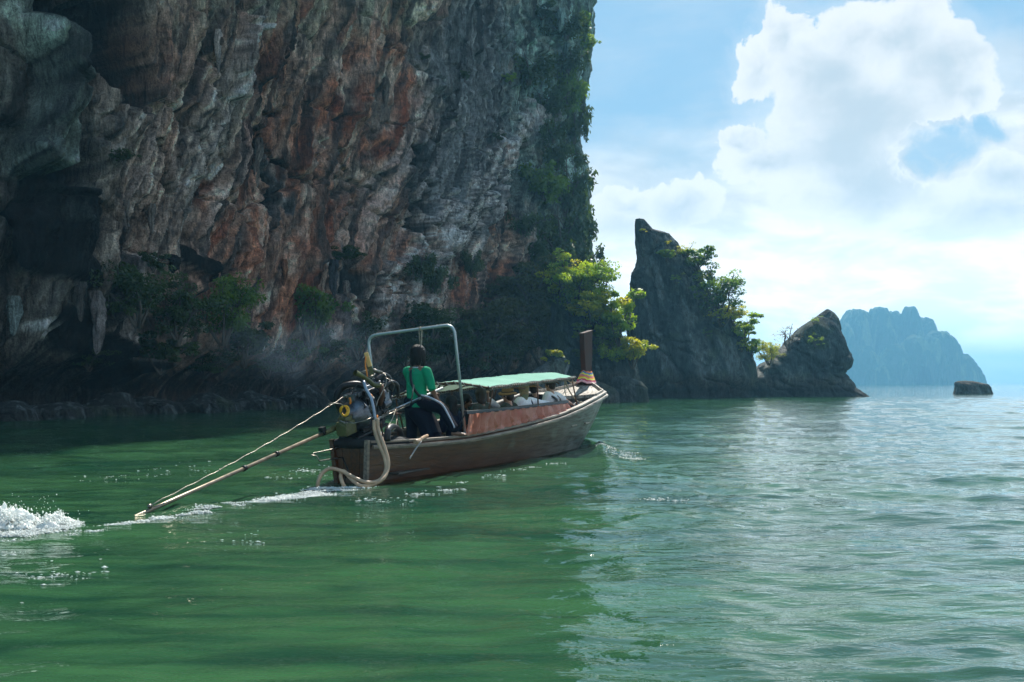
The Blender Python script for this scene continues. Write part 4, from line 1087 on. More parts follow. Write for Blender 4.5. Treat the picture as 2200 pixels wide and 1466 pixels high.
# canopy: sagging cloth over arched pipes
CA, CF = 2.74, 7.15
def can_z(s, t):
    e = (s - CA) / (CF - CA)
    a = np.interp(t, [-.92, -.3, .3, .92], [1.16, 1.385, 1.425, 1.335]); b_ = np.interp(t, [-.92, -.3, .3, .92], [1.33, 1.60, 1.62, 1.50])
    z = a + (b_ - a) * e
    sagt = -.022 * math.sin(math.pi * 4 * e) ** 2 * (1 - abs(t)) * .6
    return float(z + sagt)
def can_s(e, t): return CA + (CF - CA) * e + (.35 * (.92 - abs(t)) if e > .98 else 0) - .05 * (1 - abs(t)) * (1 - e)
def can_t(e, f): return f * (.92 - .10 * e)
nE, nT = 44, 24
vs = [Bt(can_s(i / nE, can_t(i / nE, j / nT * 2 - 1)), can_t(i / nE, j / nT * 2 - 1), can_z(CA + (CF - CA) * i / nE, can_t(i / nE, j / nT * 2 - 1))
         + .010 * math.sin(i * 1.9) * math.sin(j * .9 + i * .4)) for i in range(nE + 1) for j in range(nT + 1)] if False else \
     [Bt(can_s(i / nE, can_t(i / nE, j / nT * 2 - 1)), can_t(i / nE, j / nT * 2 - 1), can_z(CA + (CF - CA) * i / nE, can_t(i / nE, j / nT * 2 - 1)) + .006 * math.sin(i * 1.9 + j) * math.sin(j * .9 + i * .4)) for i in range(nE + 1) for j in range(nT + 1)]
m, g, b = new_mat('canopy_cloth')
pos = g.new('ShaderNodeNewGeometry'); n1 = g.noise(pos.outputs['Position'], 1.2, 5, .6, .5)
top = g.mix(g.mr(n1, .35, .7), (.10, .39, .28), (.17, .48, .36))
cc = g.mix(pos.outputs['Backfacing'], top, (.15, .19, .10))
g.l.new(cc, b.inputs['Base Color']); b.inputs['Roughness'].default_value = .7
g.l.new(g.bump(g.noise(pos.outputs['Position'], 6, 4, .5), .3, .02), b.inputs['Normal'])
tr_ = g.new('ShaderNodeBsdfTranslucent'); g.put(tr_.inputs[0], (.32, .44, .34))
ad = g.new('ShaderNodeMixShader'); ad.inputs[0].default_value = .3; g.l.new(b.outputs[0], ad.inputs[1]); g.l.new(tr_.outputs[0], ad.inputs[2])
g.l.new(ad.outputs[0], [n for n in g.n if n.type == 'OUTPUT_MATERIAL'][0].inputs[0])
mb = MB().add(vs, [(i * (nT + 1) + j, (i + 1) * (nT + 1) + j, (i + 1) * (nT + 1) + j + 1, i * (nT + 1) + j + 1)[::-1] for i in range(nE) for j in range(nT)], True)
CAN = bpart(mb, 'canopy', m)
E = [Bt(can_s(i / 60, can_t(i / 60, 1)), can_t(i / 60, 1), can_z(CA + (CF - CA) * i / 60, can_t(i / 60, 1)) - .02) for i in range(61)]
E2 = [Bt(can_s(i / 60, can_t(i / 60, -1)), can_t(i / 60, -1), can_z(CA + (CF - CA) * i / 60, can_t(i / 60, -1)) - .02) for i in range(61)]
A1 = [Bt(can_s(0, can_t(0, f)), can_t(0, f), can_z(CA, can_t(0, f)) - .02) for f in np.linspace(-1, 1, 21)]
A2 = [Bt(can_s(1, can_t(1, f)), can_t(1, f), can_z(CF, can_t(1, f)) - .02) for f in np.linspace(-1, 1, 21)]
for path in (E, E2, A1, A2):
    bpart(MB().tube(path, .016, 8), 'canopy_pipe', M_RUST)
def lacing(path, turns, r, rad=.028, seed=0):
    rn = random.Random(seed); mb = MB(); n = turns * 8; out = []
    for i in range(n + 1):
        x = i / n * (len(path) - 1); k = min(int(x), len(path) - 2); p = path[k].lerp(path[k + 1], x - k)
        t = (path[k + 1] - path[k]).normalized(); u = t.cross(Vector((0, 0, 1))).normalized(); v = t.cross(u)
        a = 2 * math.pi * i / 8; q = rad * (1 + .25 * math.sin(i * .7))
        out.append(p + u * math.cos(a) * q + v * math.sin(a) * q)
    return mb.tube(out, r, 4)
bpart(lacing(E, 52, .008, .03, 1), 'rope_lacing', M_ROPED, CAN)
bpart(lacing(E2, 46, .008, .028, 2), 'rope_lacing', M_ROPED, CAN)
bpart(lacing(A1, 12, .009, .026, 3), 'rope_lacing', M_ROPED, CAN)
bpart(lacing(A2, 12, .008, .026, 4), 'rope_lacing', M_ROPED, CAN)
for e in (.25, .5, .75):
    s = CA + (CF - CA) * e
    bpart(MB().tube([Bt(s, can_t(e, f), can_z(s, can_t(e, f)) - .03) for f in np.linspace(-1, 1, 15)], .013, 6), 'canopy_hoop', M_RUST)
bpart(MB().tube([Bt(CA + (CF - CA) * i / 20, 0, can_z(CA + (CF - CA) * i / 20, 0) - .035) for i in range(21)], .014, 6), 'ridge_pipe', M_RUST)
for (sa, ta, sb_, tb) in ((CA, .25, CA + 1.6, .88), (CA, .0, CA + 1.5, -.88), (CF, .2, CF - .9, .82)):
    bpart(MB().tube([Bt(sa, ta, can_z(sa, ta) - .03), Bt(sb_, tb, can_z(sb_, tb) - (.10 if tb > 0 else .03))], .014, 6), 'canopy_strut', M_RUST)
for s in (2.85, 4.95, 7.0):
    for sd in (1, -1):
        e = (s - CA) / (CF - CA); t1 = can_t(e, sd)
        bpart(MB().tube([Bt(s, sd * (TG(s) - .08), ZG(s)), Bt(s, t1, can_z(s, t1) - .02)], .014, 8), 'canopy_post', M_RUST)

# backrest rail and the terracotta side curtain
C0, C1 = Sp(1004, 890, .84)[0], Sp(1219, 866, .88)[0]
def rail_p(e): return Bp(1000 + 219 * e, 887 - 24 * e + 1.5 * math.sin(e * math.pi), .84 + .04 * e)
bpart(MB().sweep([rail_p(i / 24) for i in range(25)], [(-.03, -.028), (.03, -.028), (.03, .028), (-.03, .028)]), 'backrest_rail', M_IRON, bevel=.006)
for side_t in (-.86,):
    bpart(MB().sweep([Bt(C0 + (C1 - C0) * i / 20, side_t, .88 + .1 * i / 20) for i in range(21)], [(-.03, -.028), (.03, -.028), (.03, .028), (-.03, .028)]), 'backrest_rail', M_IRON)
for e in np.linspace(0, 1, 7):
    p = rail_p(float(e)); s = (p - BO).dot(BD)
    bpart(MB().tube([Bt(s, TG(s) - .09, ZG(s)), p], .012, 6), 'rail_post', M_IRON)
rc = random.Random(8); NP = 13
ups = []
for i in range(NP + 1): ups.append(rc.uniform(-.012, .012))
nS, nV = NP * 16, 14; vs = []
for i in range(nS + 1):
    e = i / nS; x = e * NP; k = min(int(x), NP - 1); fr = x - k
    a = Bp(1004 + 215 * e, 889.5 - 23.5 * e, .85 + .04 * e)
    s = (a - BO).dot(BD); t = (a - BO).dot(BR)
    zb = ZG(s) + .005
    for j in range(nV + 1):
        v = j / nV
        rr2 = math.sin(k * 12.9) * .5 + .5
        fold = .075 * math.exp(-((fr - .02) / .06) ** 2) + .030 * math.sin(6.28 * (fr * (1.3 + rr2) + v * .6 * math.sin(k * 3.1) + k)) * (.4 + .6 * v)
        fold += .060 * math.exp(-((fr - (.15 + .65 * (v if k % 2 else 1 - v) * rr2)) / .06) ** 2)
        fold += .012 * math.sin(23 * v + k) * math.exp(-((v - .9) / .2) ** 2)
        z = a.z + (zb - a.z) * v - .014 * math.sin(math.pi * fr) * (1 - v)
        vs.append(Bt(s, t + fold + (TG(s) - .02 - t) * v * .5, z))
m, g, b = new_mat('curtain_cloth')
pos = g.new('ShaderNodeNewGeometry').outputs['Position']; n1 = g.noise(pos, 2.2, 6, .6, .6)
c = g.mix(g.mr(n1, .35, .7), (.60, .19, .13), (.74, .36, .28))
g.l.new(c, b.inputs['Base Color']); b.inputs['Roughness'].default_value = .5
g.l.new(g.bump(g.noise(g.mapping(pos, (2, 2, 1)), 9, 5, .6, 1.2), .35, .02), b.inputs['Normal'])
t_ = g.new('ShaderNodeBsdfTranslucent'); g.put(t_.inputs[0], (.85, .38, .27))
ad = g.new('ShaderNodeMixShader'); ad.inputs[0].default_value = .3; g.l.new(b.outputs[0], ad.inputs[1]); g.l.new(t_.outputs[0], ad.inputs[2])
g.l.new(ad.outputs[0], [n for n in g.n if n.type == 'OUTPUT_MATERIAL'][0].inputs[0])
mb = MB().add(vs, [(i * (nV + 1) + j, i * (nV + 1) + j + 1, (i + 1) * (nV + 1) + j + 1, (i + 1) * (nV + 1) + j) for i in range(nS) for j in range(nV)], True)
bpart(mb, 'side_curtain', m)
# bundle of black tube and rope hanging at the front end of the curtain
mb = MB().tube(curve_pts([Bp(1222, 900, .80), Bp(1228, 880, .80), Bp(1240, 869, .78), Bp(1250, 874, .74), Bp(1250, 896, .72)], 16), .052, 10)
FEN = bpart(mb, 'rubber_fender', M_BLACK)
mb = MB()
for q in range(4): mb.tube(curve_pts([Bp(1243 + q * 2, 868 - q, .80), Bp(1250 + q, 864 + q, .84), Bp(1252, 880 + 3 * q, .80)], 8), .013, 5)
mb.tube(curve_pts([Bp(1214, 816, .78), Bp(1222, 838, .8), Bp(1234, 856, .8), Bp(1246, 866, .8)], 10), .014, 6)
mb.tube(curve_pts([Bp(1214, 816, .78), Bp(1213, 836, .8), Bp(1216, 850, .8)], 6), .009, 6)
bpart(mb, 'fender_rope', M_ROPE, FEN)
mb = MB().tube(curve_pts([Bp(832, 948, .42), Bp(833, 926, .42), Bp(842, 917, .36), Bp(856, 924, .28), Bp(864, 944, .2)], 16), .048, 10)
FEN = bpart(mb, 'rubber_fender', M_BLACK)
mb = MB().tube(curve_pts([Bp(833, 918, .42), Bp(843, 900, .3), Bp(850, 880, .2)], 8), .007, 5).tube(curve_pts([Bp(834, 918, .42), Bp(848, 922, .4), Bp(853, 900, .3)], 8), .006, 5)
bpart(mb, 'fender_rope', M_ROPE, FEN)
for (a, b_) in (((850, 876), (858, 940)), ((845, 890), (862, 888)), ((818, 905), (824, 945))):
    bpart(MB().tube([Bp(*a, .15), Bp(*b_, .2)], .011, 6), 'stern_rod', M_RUST)
# frayed mooring rope over the gunwale
mb = MB().tube(curve_pts([Bp(918, 936, .50), Bp(908, 941, .62), Bp(902, 946, .70), Bp(892, 950, .72)], 10), [.022, .024, .026, .026, .028, .028, .03, .03, .034, .036, .03], 8)
RP = bpart(mb, 'mooring_rope', M_HOSE)
bpart(MB().tube(curve_pts([Bp(905, 948, .74), Bp(893, 965, .74), Bp(880, 986, .74)], 8), .012, 6), 'rope_tail', M_ROPED, RP)
# bent rod step at the stern
st = [W(728, 962, 14.1), W(718, 965, 14.05), W(675, 974, 13.7), W(667, 978, 13.65), W(680, 980, 13.7), W(686, 991, 13.7), W(710, 987, 13.85), W(736, 982, 14.08)]
bpart(MB().tube(st, .011, 8), 'boarding_step', M_STEEL)
bpart(MB().tube([W(736, 984, 14.0), W(748, 1010, 13.95)], .012, 6).tube([W(748, 1008, 13.9), W(740, 1035, 13.9)], .008, 6), 'rudder_strut', M_IRON)

# ================================================================== engine with its long tail shaft
ENG = empty('longtail_engine', Bt(.35, 0, .66), 'oily exposed car engine on the stern, with a long propeller shaft trailing into the water', 'engine')
sh0, sh1 = W(722, 919, 14.0), Vector((-3.96, 10.65, .0))
exd = (sh0 - sh1).normalized(); exu = (Vector((0, 0, 1)) - exd * exd.z).normalized(); exr = exd.cross(exu).normalized()
def EM(a, b_, c): return EO + exr * a + exd * b_ + exu * c
EO = Bt(.38, 0, 1.13)
EMat = Matrix((exr, exd, exu)).transposed()
def epart(mb, name, mat, par=None, **kw):
    mb.v = [tuple(Vector(v) - ENG.location) for v in mb.v]
    return mb.build(name, mat, par or ENG, **kw)
def ebox(mb, c, h, tilt=None): return mb.box(EM(*c), h, EMat @ tilt if tilt is not None else EMat)
re_ = random.Random(4)
# block with ribs, sump, head
mb = MB(); ebox(mb, (0, .05, -.05), (.15, .30, .17)); ebox(mb, (0, .02, -.27), (.12, .24, .07)); ebox(mb, (.02, .05, .15), (.12, .27, .05))
for i in range(7): ebox(mb, (.155, -.20 + i * .08, -.04), (.012, .012, .13))
for i in range(5): ebox(mb, (0, -.18 + i * .11, -.27), (.125, .012, .075))
BLOCK = epart(mb, 'engine_block', M_IRON, bevel=.008)
mb = MB(); ebox(mb, (.02, .03, .22), (.085, .25, .035))
for i in range(6): ebox(mb, (.02, -.18 + i * .085, .262), (.07, .01, .01))
for i in range(4): mb.tube([EM(.02, -.18 + i * .14, .25), EM(.02, -.18 + i * .14, .30)], .012, 8)
epart(mb, 'cylinder_head_cover', M_ALU, bevel=.006)
# bell housing and flywheel cover facing aft
mb = MB(); c0 = EM(-.0, -.28, -.13)
n = 20; rings = [(0, .235), (-.05, .235), (-.10, .19), (-.16, .12), (-.20, .10)]
vs = [c0 + exd * d + (exr * math.cos(2 * math.pi * j / n) + exu * math.sin(2 * math.pi * j / n)) * r for d, r in rings for j in range(n)]
mb.add(vs, [(i * n + j, i * n + (j + 1) % n, (i + 1) * n + (j + 1) % n, (i + 1) * n + j) for i in range(4) for j in range(n)] + [tuple(4 * n + j for j in range(n))], True)
for j in range(8):
    a = 2 * math.pi * j / 8; p = c0 + (exr * math.cos(a) + exu * math.sin(a)) * .215; mb.tube([p, p - exd * .075], .012, 6)
BELL = epart(mb, 'bell_housing', M_ALU)
mb = MB(); ebox(mb, (0, -.58, -.24), (.085, .13, .10)); ebox(mb, (0, -.58, -.12), (.06, .09, .04)); mb.tube([EM(0, -.72, -.25), EM(0, -.66, -.25)], .09, 14)
epart(mb, 'gearbox', M_OLIVE, bevel=.012)
mb = MB(); ebox(mb, (0, -.15, -.40), (.16, .42, .018)); ebox(mb, (.14, -.1, -.34), (.014, .30, .03)); ebox(mb, (-.14, -.1, -.34), (.014, .30, .03))
mb.tube([EM(0, .0, -.40), EM(0, .0, -.55)], .05, 10); ebox(mb, (0, 0, -.46), (.08, .10, .02))
epart(mb, 'engine_cradle', M_IRON, bevel=.005)
mb = MB()
for (a, c, r) in ((.06, .08, .085), (-.08, .12, .05), (.10, -.10, .06), (-.02, -.20, .09), (-.12, -.05, .045)):
    mb.tube([EM(a, .38, c), EM(a, .43, c)], r, 16); mb.tube([EM(a, .36, c), EM(a, .45, c)], r * .35, 10)
epart(mb, 'pulley', M_STEEL)
mb = MB()
for L in ([(.06, .08, .087), (-.08, .12, .052), (-.02, -.20, .092)], [(.10, -.10, .062), (-.02, -.20, .09)]):
    pts = []
    for (a, c, r) in L:
        for q in range(6): an = 2 * math.pi * q / 6 + .3; pts.append((a + r * math.cos(an), c + r * math.sin(an)))
    cx = sum(p[0] for p in pts) / len(pts); cy = sum(p[1] for p in pts) / len(pts)
    pts = sorted(pts, key=lambda p: math.atan2(p[1] - cy, p[0] - cx)); pts.append(pts[0])
    mb.tube([EM(a, .405, c) for a, c in pts], .008, 5)
epart(mb, 'fan_belt', M_BLACK)
mb = MB(); ebox(mb, (.17, .22, .02), (.05, .07, .06)); mb.tube([EM(.19, .12, -.08), EM(.19, .30, -.08)], .055, 14); mb.tube([EM(.20, .10, .10), EM(.20, .2, .10)], .035, 12)
epart(mb, 'alternator', M_ALU, bevel=.005)
mb = MB(); mb.tube([EM(.13, -.12, -.08), EM(.13, -.34, -.08)], .048, 14); mb.tube([EM(.17, -.14, -.03), EM(.17, -.28, -.03)], .026, 12)
epart(mb, 'starter_motor', M_STEEL)
mb = MB(); ebox(mb, (-.02, -.30, .13), (.06, .08, .055)); mb.tube([EM(-.10, -.34, .18), EM(.06, -.34, .18)], .02, 10); ebox(mb, (.05, -.26, .17), (.035, .05, .03))
epart(mb, 'carburettor', M_ALU, bevel=.006)
mb = MB(); pts = curve_pts([EM(.10, -.18, .27), EM(.02, -.30, .32), EM(-.10, -.42, .30), EM(-.18, -.48, .16), EM(-.17, -.44, -.02)], 16); mb.tube(pts, .05, 12)
epart(mb, 'intake_duct', M_IRON)
for (ca, cb, cc_, q) in ((.08, .33, .24, 0), (.16, .40, .12, 1)):
    mb = MB(); mb.tube(curve_pts([EM(ca, cb - .15, cc_ + .03), EM(ca + .05, cb, cc_ + .09), EM(ca + .08, cb + .12, cc_), EM(ca + .06, cb + .12, cc_ - .16)], 12), .034 - .006 * q, 10); epart(mb, 'radiator_hose', M_BLACK)
# exhaust stub, open end towards the rear left
ex = curve_pts([W(818, 828, 14.35), W(808, 829, 14.3), W(800, 825, 14.25), W(785, 813, 14.15), W(763, 801, 14.0)], 14)
mb = MB().tube(ex, [.034] * 12 + [.036, .04, .042], 14, cap=False).tube(ex, [.028] * 12 + [.03, .034, .037], 14, cap=False); epart(mb, 'exhaust_pipe', M_OLIVE)
mb = MB().tube([W(818, 828, 14.35), W(822, 850, 14.4), W(815, 870, 14.45)], .04, 10); epart(mb, 'exhaust_manifold', M_RUST)
# top bars and wooden handle with an orange cord
mb = MB().tube([W(771, 802, 14.25), W(794, 795, 14.3)], .018, 8).tube([W(799, 794, 14.3), W(820, 801, 14.45)], .024, 8).tube([W(790, 812, 14.3), W(804, 806, 14.35)], .015, 8); epart(mb, 'lifting_bar', M_STEEL)
mb = MB().sweep([W(799, 806, 14.3), W(794, 788, 14.3)], [(-.032, -.02), (.032, -.02), (.032, .02), (-.032, .02)], up=(0, 1, 0)); HB = epart(mb, 'handle_bracket', M_OLIVE)
mb = MB().sweep([W(795, 788, 14.29), W(790, 771, 14.29), W(786, 758, 14.29)], [(-.030, -.022), (.030, -.022), (.030, .022), (-.030, .022)], up=(0, 1, 0)); epart(mb, 'wooden_handle', M_HANDLE, bevel=.006)
mb = MB().tube(curve_pts([W(786, 766, 14.25), W(785, 785, 14.22), W(788, 800, 14.22), W(789, 811, 14.25)], 8), .012, 6)
mb.tube(curve_pts([W(795, 847, 14.1), W(799, 851, 14.05), W(798, 862, 14.05)], 6), .012, 6).tube(curve_pts([W(751, 855, 14.0), W(753, 862, 13.98), W(752, 868, 14.0)], 5), .016, 6)
mb.tube(curve_pts([W(810, 892, 14.0), W(811, 910, 13.98), W(813, 925, 13.96)], 5), .014, 6); epart(mb, 'orange_cord', M_ORANGE)
mb = MB()
for q in range(4):
    c = W(738, 883, 13.9) + Vector((.01 * q, -.012 * q, 0)); r0 = .058 + .006 * (q % 2)
    mb.tube([c + Vector((math.cos(a) * r0 * .85, .02 * math.sin(a * 2), math.sin(a) * r0 * 1.1)) for a in np.linspace(.6 + q, 6.7 + q, 20)], .011, 6)
mb.tube(curve_pts([W(743, 876, 13.88), W(746, 882, 13.88), W(747, 888, 13.9)], 5), .011, 6); epart(mb, 'cord_coil', M_YELLOW)
# grey pipe running down and two cream cooling hoses into the sea
pts = curve_pts([W(781, 819, 14.05), W(786, 835, 14.0), W(797, 855, 13.95), W(803, 880, 13.9), W(806, 902, 13.88)], 12); epart(MB().tube(pts, .021, 10), 'coolant_pipe', M_HOSEB)
hA = curve_pts([W(804, 903, 13.87), W(805, 925, 13.84), W(815, 955, 13.78), W(827, 985, 13.72), W(829, 1010, 13.65), W(815, 1032, 13.5), W(788, 1037, 13.35), W(760, 1026, 13.4), W(735, 1013, 13.5), W(710, 1007, 13.5), W(692, 1017, 13.45), W(684, 1034, 13.4), W(682, 1048, 13.4)], 60)
hB = curve_pts([W(811, 900, 13.88), W(813, 925, 13.86), W(823, 952, 13.78), W(833, 985, 13.72), W(833, 1008, 13.66), W(822, 1030, 13.5), W(798, 1042, 13.4), W(775, 1044, 13.3), W(755, 1030, 13.42), W(738, 1012, 13.55), W(732, 1022, 13.5), W(735, 1036, 13.4), W(742, 1050, 13.4)], 60)
for h_ in (hA, hB): epart(MB().tube(h_, .026, 12), 'cooling_hose', M_HOSE)
mb = MB().tube([W(806, 898, 13.88), W(806, 905, 13.88)], .032, 10); epart(mb, 'hose_clamp', M_STEEL)
# throttle rods, wiring and small fittings
mb = MB().tube([W(744, 905, 13.85), W(760, 910, 13.8), W(783, 905, 13.8), W(800, 897, 13.85)], .009, 6).tube([W(726, 903, 13.85), W(744, 910, 13.8)], .014, 6).tube([W(737, 893, 13.9), W(752, 889, 13.95)], .012, 6).ball(W(744, 909, 13.8), .02)
epart(mb, 'throttle_linkage', M_STEEL)
mb = MB()
for i in range(26):
    a = Vector((re_.uniform(-.16, .2), re_.uniform(-.35, .45), re_.uniform(-.2, .30))); b_ = a + Vector((re_.uniform(-.15, .15), re_.uniform(-.25, .25), re_.uniform(-.2, .2)))
    c = (a + b_) / 2 + Vector((re_.uniform(.0, .1), 0, re_.uniform(-.08, .1))); mb.tube(curve_pts([EM(*a), EM(*c), EM(*b_)], 8), re_.choice([.005, .007, .010]), 5)
kind(epart(mb, 'wiring', M_BLACK), 'stuff')
mb = MB().tube(curve_pts([W(820, 800, 14.3), W(829, 808, 14.2), W(829, 825, 14.15), W(820, 845, 14.1), W(812, 860, 14.05), W(808, 875, 14.0)], 16), .007, 6)
mb.tube(curve_pts([W(826, 812, 14.3), W(840, 818, 14.3), W(847, 830, 14.35), W(843, 842, 14.4)], 10), .007, 6); epart(mb, 'fuel_line', M_STEEL)
mb = MB()
for i in range(34):
    c = EM(re_.uniform(-.16, .2), re_.uniform(-.3, .5), re_.uniform(-.22, .32)); d = Vector((re_.uniform(-1, 1), re_.uniform(-1, 1), re_.uniform(-1, 1))).normalized() * .03
    mb.tube([c - d * .5, c + d * .5], re_.uniform(.008, .018), 7)
kind(epart(mb, 'bolts_and_fittings', M_ALU), 'stuff')
# tail: shaft tube, bracing cable, skeg and propeller
tail = sh1 + (sh1 - sh0).normalized() * .9
epart(MB().tube([sh0 + exd * .1, sh0 - exd * .3], .042, 12), 'shaft_sleeve', M_OLIVE)
SHT = epart(MB().tube([sh0 - exd * .28, sh1, tail], [.026, .024, .021], 12), 'shaft_tube', M_SHAFT)
mb = MB()
for d in (.3, 1.35, 2.0): mb.tube([sh0 - exd * d, sh0 - exd * (d + .05)], .036, 12)
mb.box(sh0 - exd * .33 + exu * .06, (.035, .045, .03), EMat); epart(mb, 'shaft_collar', M_IRON)
mb = MB(); mb.tube([tail, tail - exd * .12], .035, 10)
for q in range(2):
    a = q * math.pi + .4; d = exr * math.cos(a) + exu * math.sin(a); w = d.cross(exd)
    P = [tail - exd * .06 + d * .03 - w * .03, tail - exd * .06 + d * .14 - w * .06 + exd * .03, tail - exd * .06 + d * .17 + w * .02, tail - exd * .06 + d * .12 + w * .06 - exd * .03, tail - exd * .06 + d * .03 + w * .02]
    mb.add(P + [p - exd * .01 for p in P], [(0, 1, 2, 3, 4), (9, 8, 7, 6, 5)])
epart(mb, 'propeller', M_ALU)
mb = MB().add([sh1 + (sh1 - sh0).normalized() * .3 + exr * .005, tail + exr * .005, tail - exu * .22 - exd * .05 + exr * .005, sh1 + (sh1 - sh0).normalized() * .45 - exu * .1 + exr * .005], [(0, 1, 2, 3)]); epart(mb, 'skeg', M_IRON, solid=.01)
c0_, c1_ = W(742, 851, 13.95), sh0.lerp(sh1, .965) + exu * .05
pts = [c0_.lerp(c1_, i / 40) + Vector((0, 0, -.05 * math.sin(math.pi * i / 40) + .006 * math.sin(i * 1.7))) for i in range(41)]
mb = MB().tube(pts, .0065, 6)
for k in (3, 8, 12, 17, 22, 28): mb.ball(pts[k], (.014, .022, .014), 8, 5)
mb.ball(pts[0], .03, 8, 6).ball(pts[-1], (.03, .05, .025), 8, 6)
mb.tube(curve_pts([pts[4], pts[5] + Vector((.05, 0, .06)), pts[3] + Vector((.14, 0, -.03)), W(723, 905, 13.9)], 14), .007, 6)
epart(mb, 'bracing_cable', M_STEEL)
# tiller
t0, t1 = Bp(806, 902, .12), Bp(951, 834, .12)
tm = Bp(838, 885, .12)
TIL = epart(MB().tube([t0, tm], .018, 8).tube([tm, t1], .021, 10), 'tiller', M_GALV)
epart(MB().tube([Bp(820, 893, .14), Bp(900, 858, .14), Bp(882, 866, .14)], .012, 6).tube([Bp(803, 905, .16), Bp(880, 870, .16)], .008, 6), 'throttle_rod', M_STEEL, TIL)
epart(MB().tube([Bp(883, 868, .15), Bp(886, 848, .18), Bp(889, 827, .20)], .010, 8), 'throttle_lever', M_STEEL, TIL)
# ================================================================== people
def skin_mat(name, c): return simple_mat(name, c, .5, 0, .12, 12)
M_SK1, M_SK2 = skin_mat('brown_skin', (.19, .095, .055)), skin_mat('light_skin', (.50, .28, .20))
def cloth_mat(name, c, rough=.85): return simple_mat(name, c, rough, 0, .18, 6, .5, 14, .012, spec=.15)
def fuse(o, voxel, smooth=4, fac=.5):
    md = o.modifiers.new('fuse', 'REMESH'); md.mode = 'VOXEL'; md.voxel_size = voxel; md.use_smooth_shade = True
    md = o.modifiers.new('ease', 'SMOOTH'); md.factor = fac; md.iterations = smooth
    return o
def limb(mb, pts, rs, k=10, n=10):
    """tapered, slightly rounded chain; balls close the ends"""
    P = curve_pts(pts, n * (len(pts) - 1)); R = [float(np.interp(i / (len(P) - 1), np.linspace(0, 1, len(rs)), rs)) for i in range(len(P))]
    mb.tube(P, R, k); mb.ball(P[0], R[0], 10, 6).ball(P[-1], R[-1], 10, 6)
def frame(f, up=Vector((0, 0, 1))):
    f = f.normalized(); r = f.cross(up).normalized(); u = r.cross(f)
    return r, f, u
def head(mb, c, f, up=Vector((0, 0, 1)), s=1.0):
    """skull, jaw, nose, ears; c = head centre at eye height"""
    r, f, u = frame(f, up); M = Matrix((r, f, u)).transposed()
    mb.ball(c + u * .03 * s, (.076 * s, .095 * s, .10 * s), 18, 14, M)
    mb.ball(c - u * .055 * s + f * .025 * s, (.055 * s, .062 * s, .062 * s), 14, 10, M)
    mb.ball(c - u * .095 * s + f * .055 * s, (.028 * s, .026 * s, .022 * s), 10, 8, M)        # chin
    mb.ball(c + f * .092 * s + u * .018 * s, (.05 * s, .012 * s, .012 * s), 10, 6, M)         # brow
    mb.tube([c + f * .088 * s + u * .01 * s, c + f * .112 * s - u * .028 * s], [.010 * s, .017 * s], 8).ball(c + f * .110 * s - u * .03 * s, .017 * s, 8, 6)
    for q in (-1, 1):
        mb.ball(c + r * q * .078 * s - f * .005 * s - u * .008 * s, (.010 * s, .020 * s, .032 * s), 8, 8, M)
        mb.ball(c + r * q * .030 * s + f * .080 * s + u * .002 * s, (.014 * s, .014 * s, .010 * s), 8, 6, M)
    mb.ball(c + f * .088 * s - u * .058 * s, (.026 * s, .010 * s, .008 * s), 8, 6, M)         # lips
def hand(mb, wrist, d, palm_n, s=1.0, curl=.5, thumb=1, spread=.12):
    """palm and five separate curled fingers; d = pointing direction, palm_n = palm facing, thumb = +1 / -1 side"""
    d = d.normalized(); n = (palm_n - d * palm_n.dot(d)).normalized(); sd = d.cross(n) * thumb
    M = Matrix((sd, d, n)).transposed()
    mb.ball(wrist + d * .045 * s, (.040 * s, .052 * s, .015 * s), 12, 8, M); mb.tube([wrist - d * .01, wrist + d * .03 * s], [.024 * s, .026 * s], 8)
    for i, L in enumerate((.072, .080, .075, .060)):
        off = (.030 - .020 * i) * s; a0 = wrist + d * .085 * s + sd * off
        fd = (d + sd * (off / s) * spread * 20).normalized(); pts = [a0 - fd * .03 * s, a0]; a = 0; p = a0
        for seg in (.42, .32, .26):
            a += curl; p = p + (fd * math.cos(a) + n * math.sin(a)) * L * seg * s; pts.append(p)
        mb.tube(pts, [.0095 * s, .0095 * s, .009 * s, .008 * s, .0065 * s], 8); mb.ball(pts[-1], .0068 * s, 6, 5)
    b0 = wrist + d * .02 * s + sd * .025 * s; td = (d * .65 + sd * .75 + n * .25).normalized()
    mb.tube([b0, b0 + td * .035 * s, b0 + (td + d * .3).normalized() * .060 * s + n * .006, b0 + (td + d * .6).normalized() * .080 * s + n * .014 * s], [.015 * s, .012 * s, .010 * s, .008 * s], 8)
def relpart(mb, root, name, mat, par=None, **kw):
    mb.v = [tuple(Vector(v) - root.location) for v in mb.v]; return mb.build(name, mat, par or root, **kw)

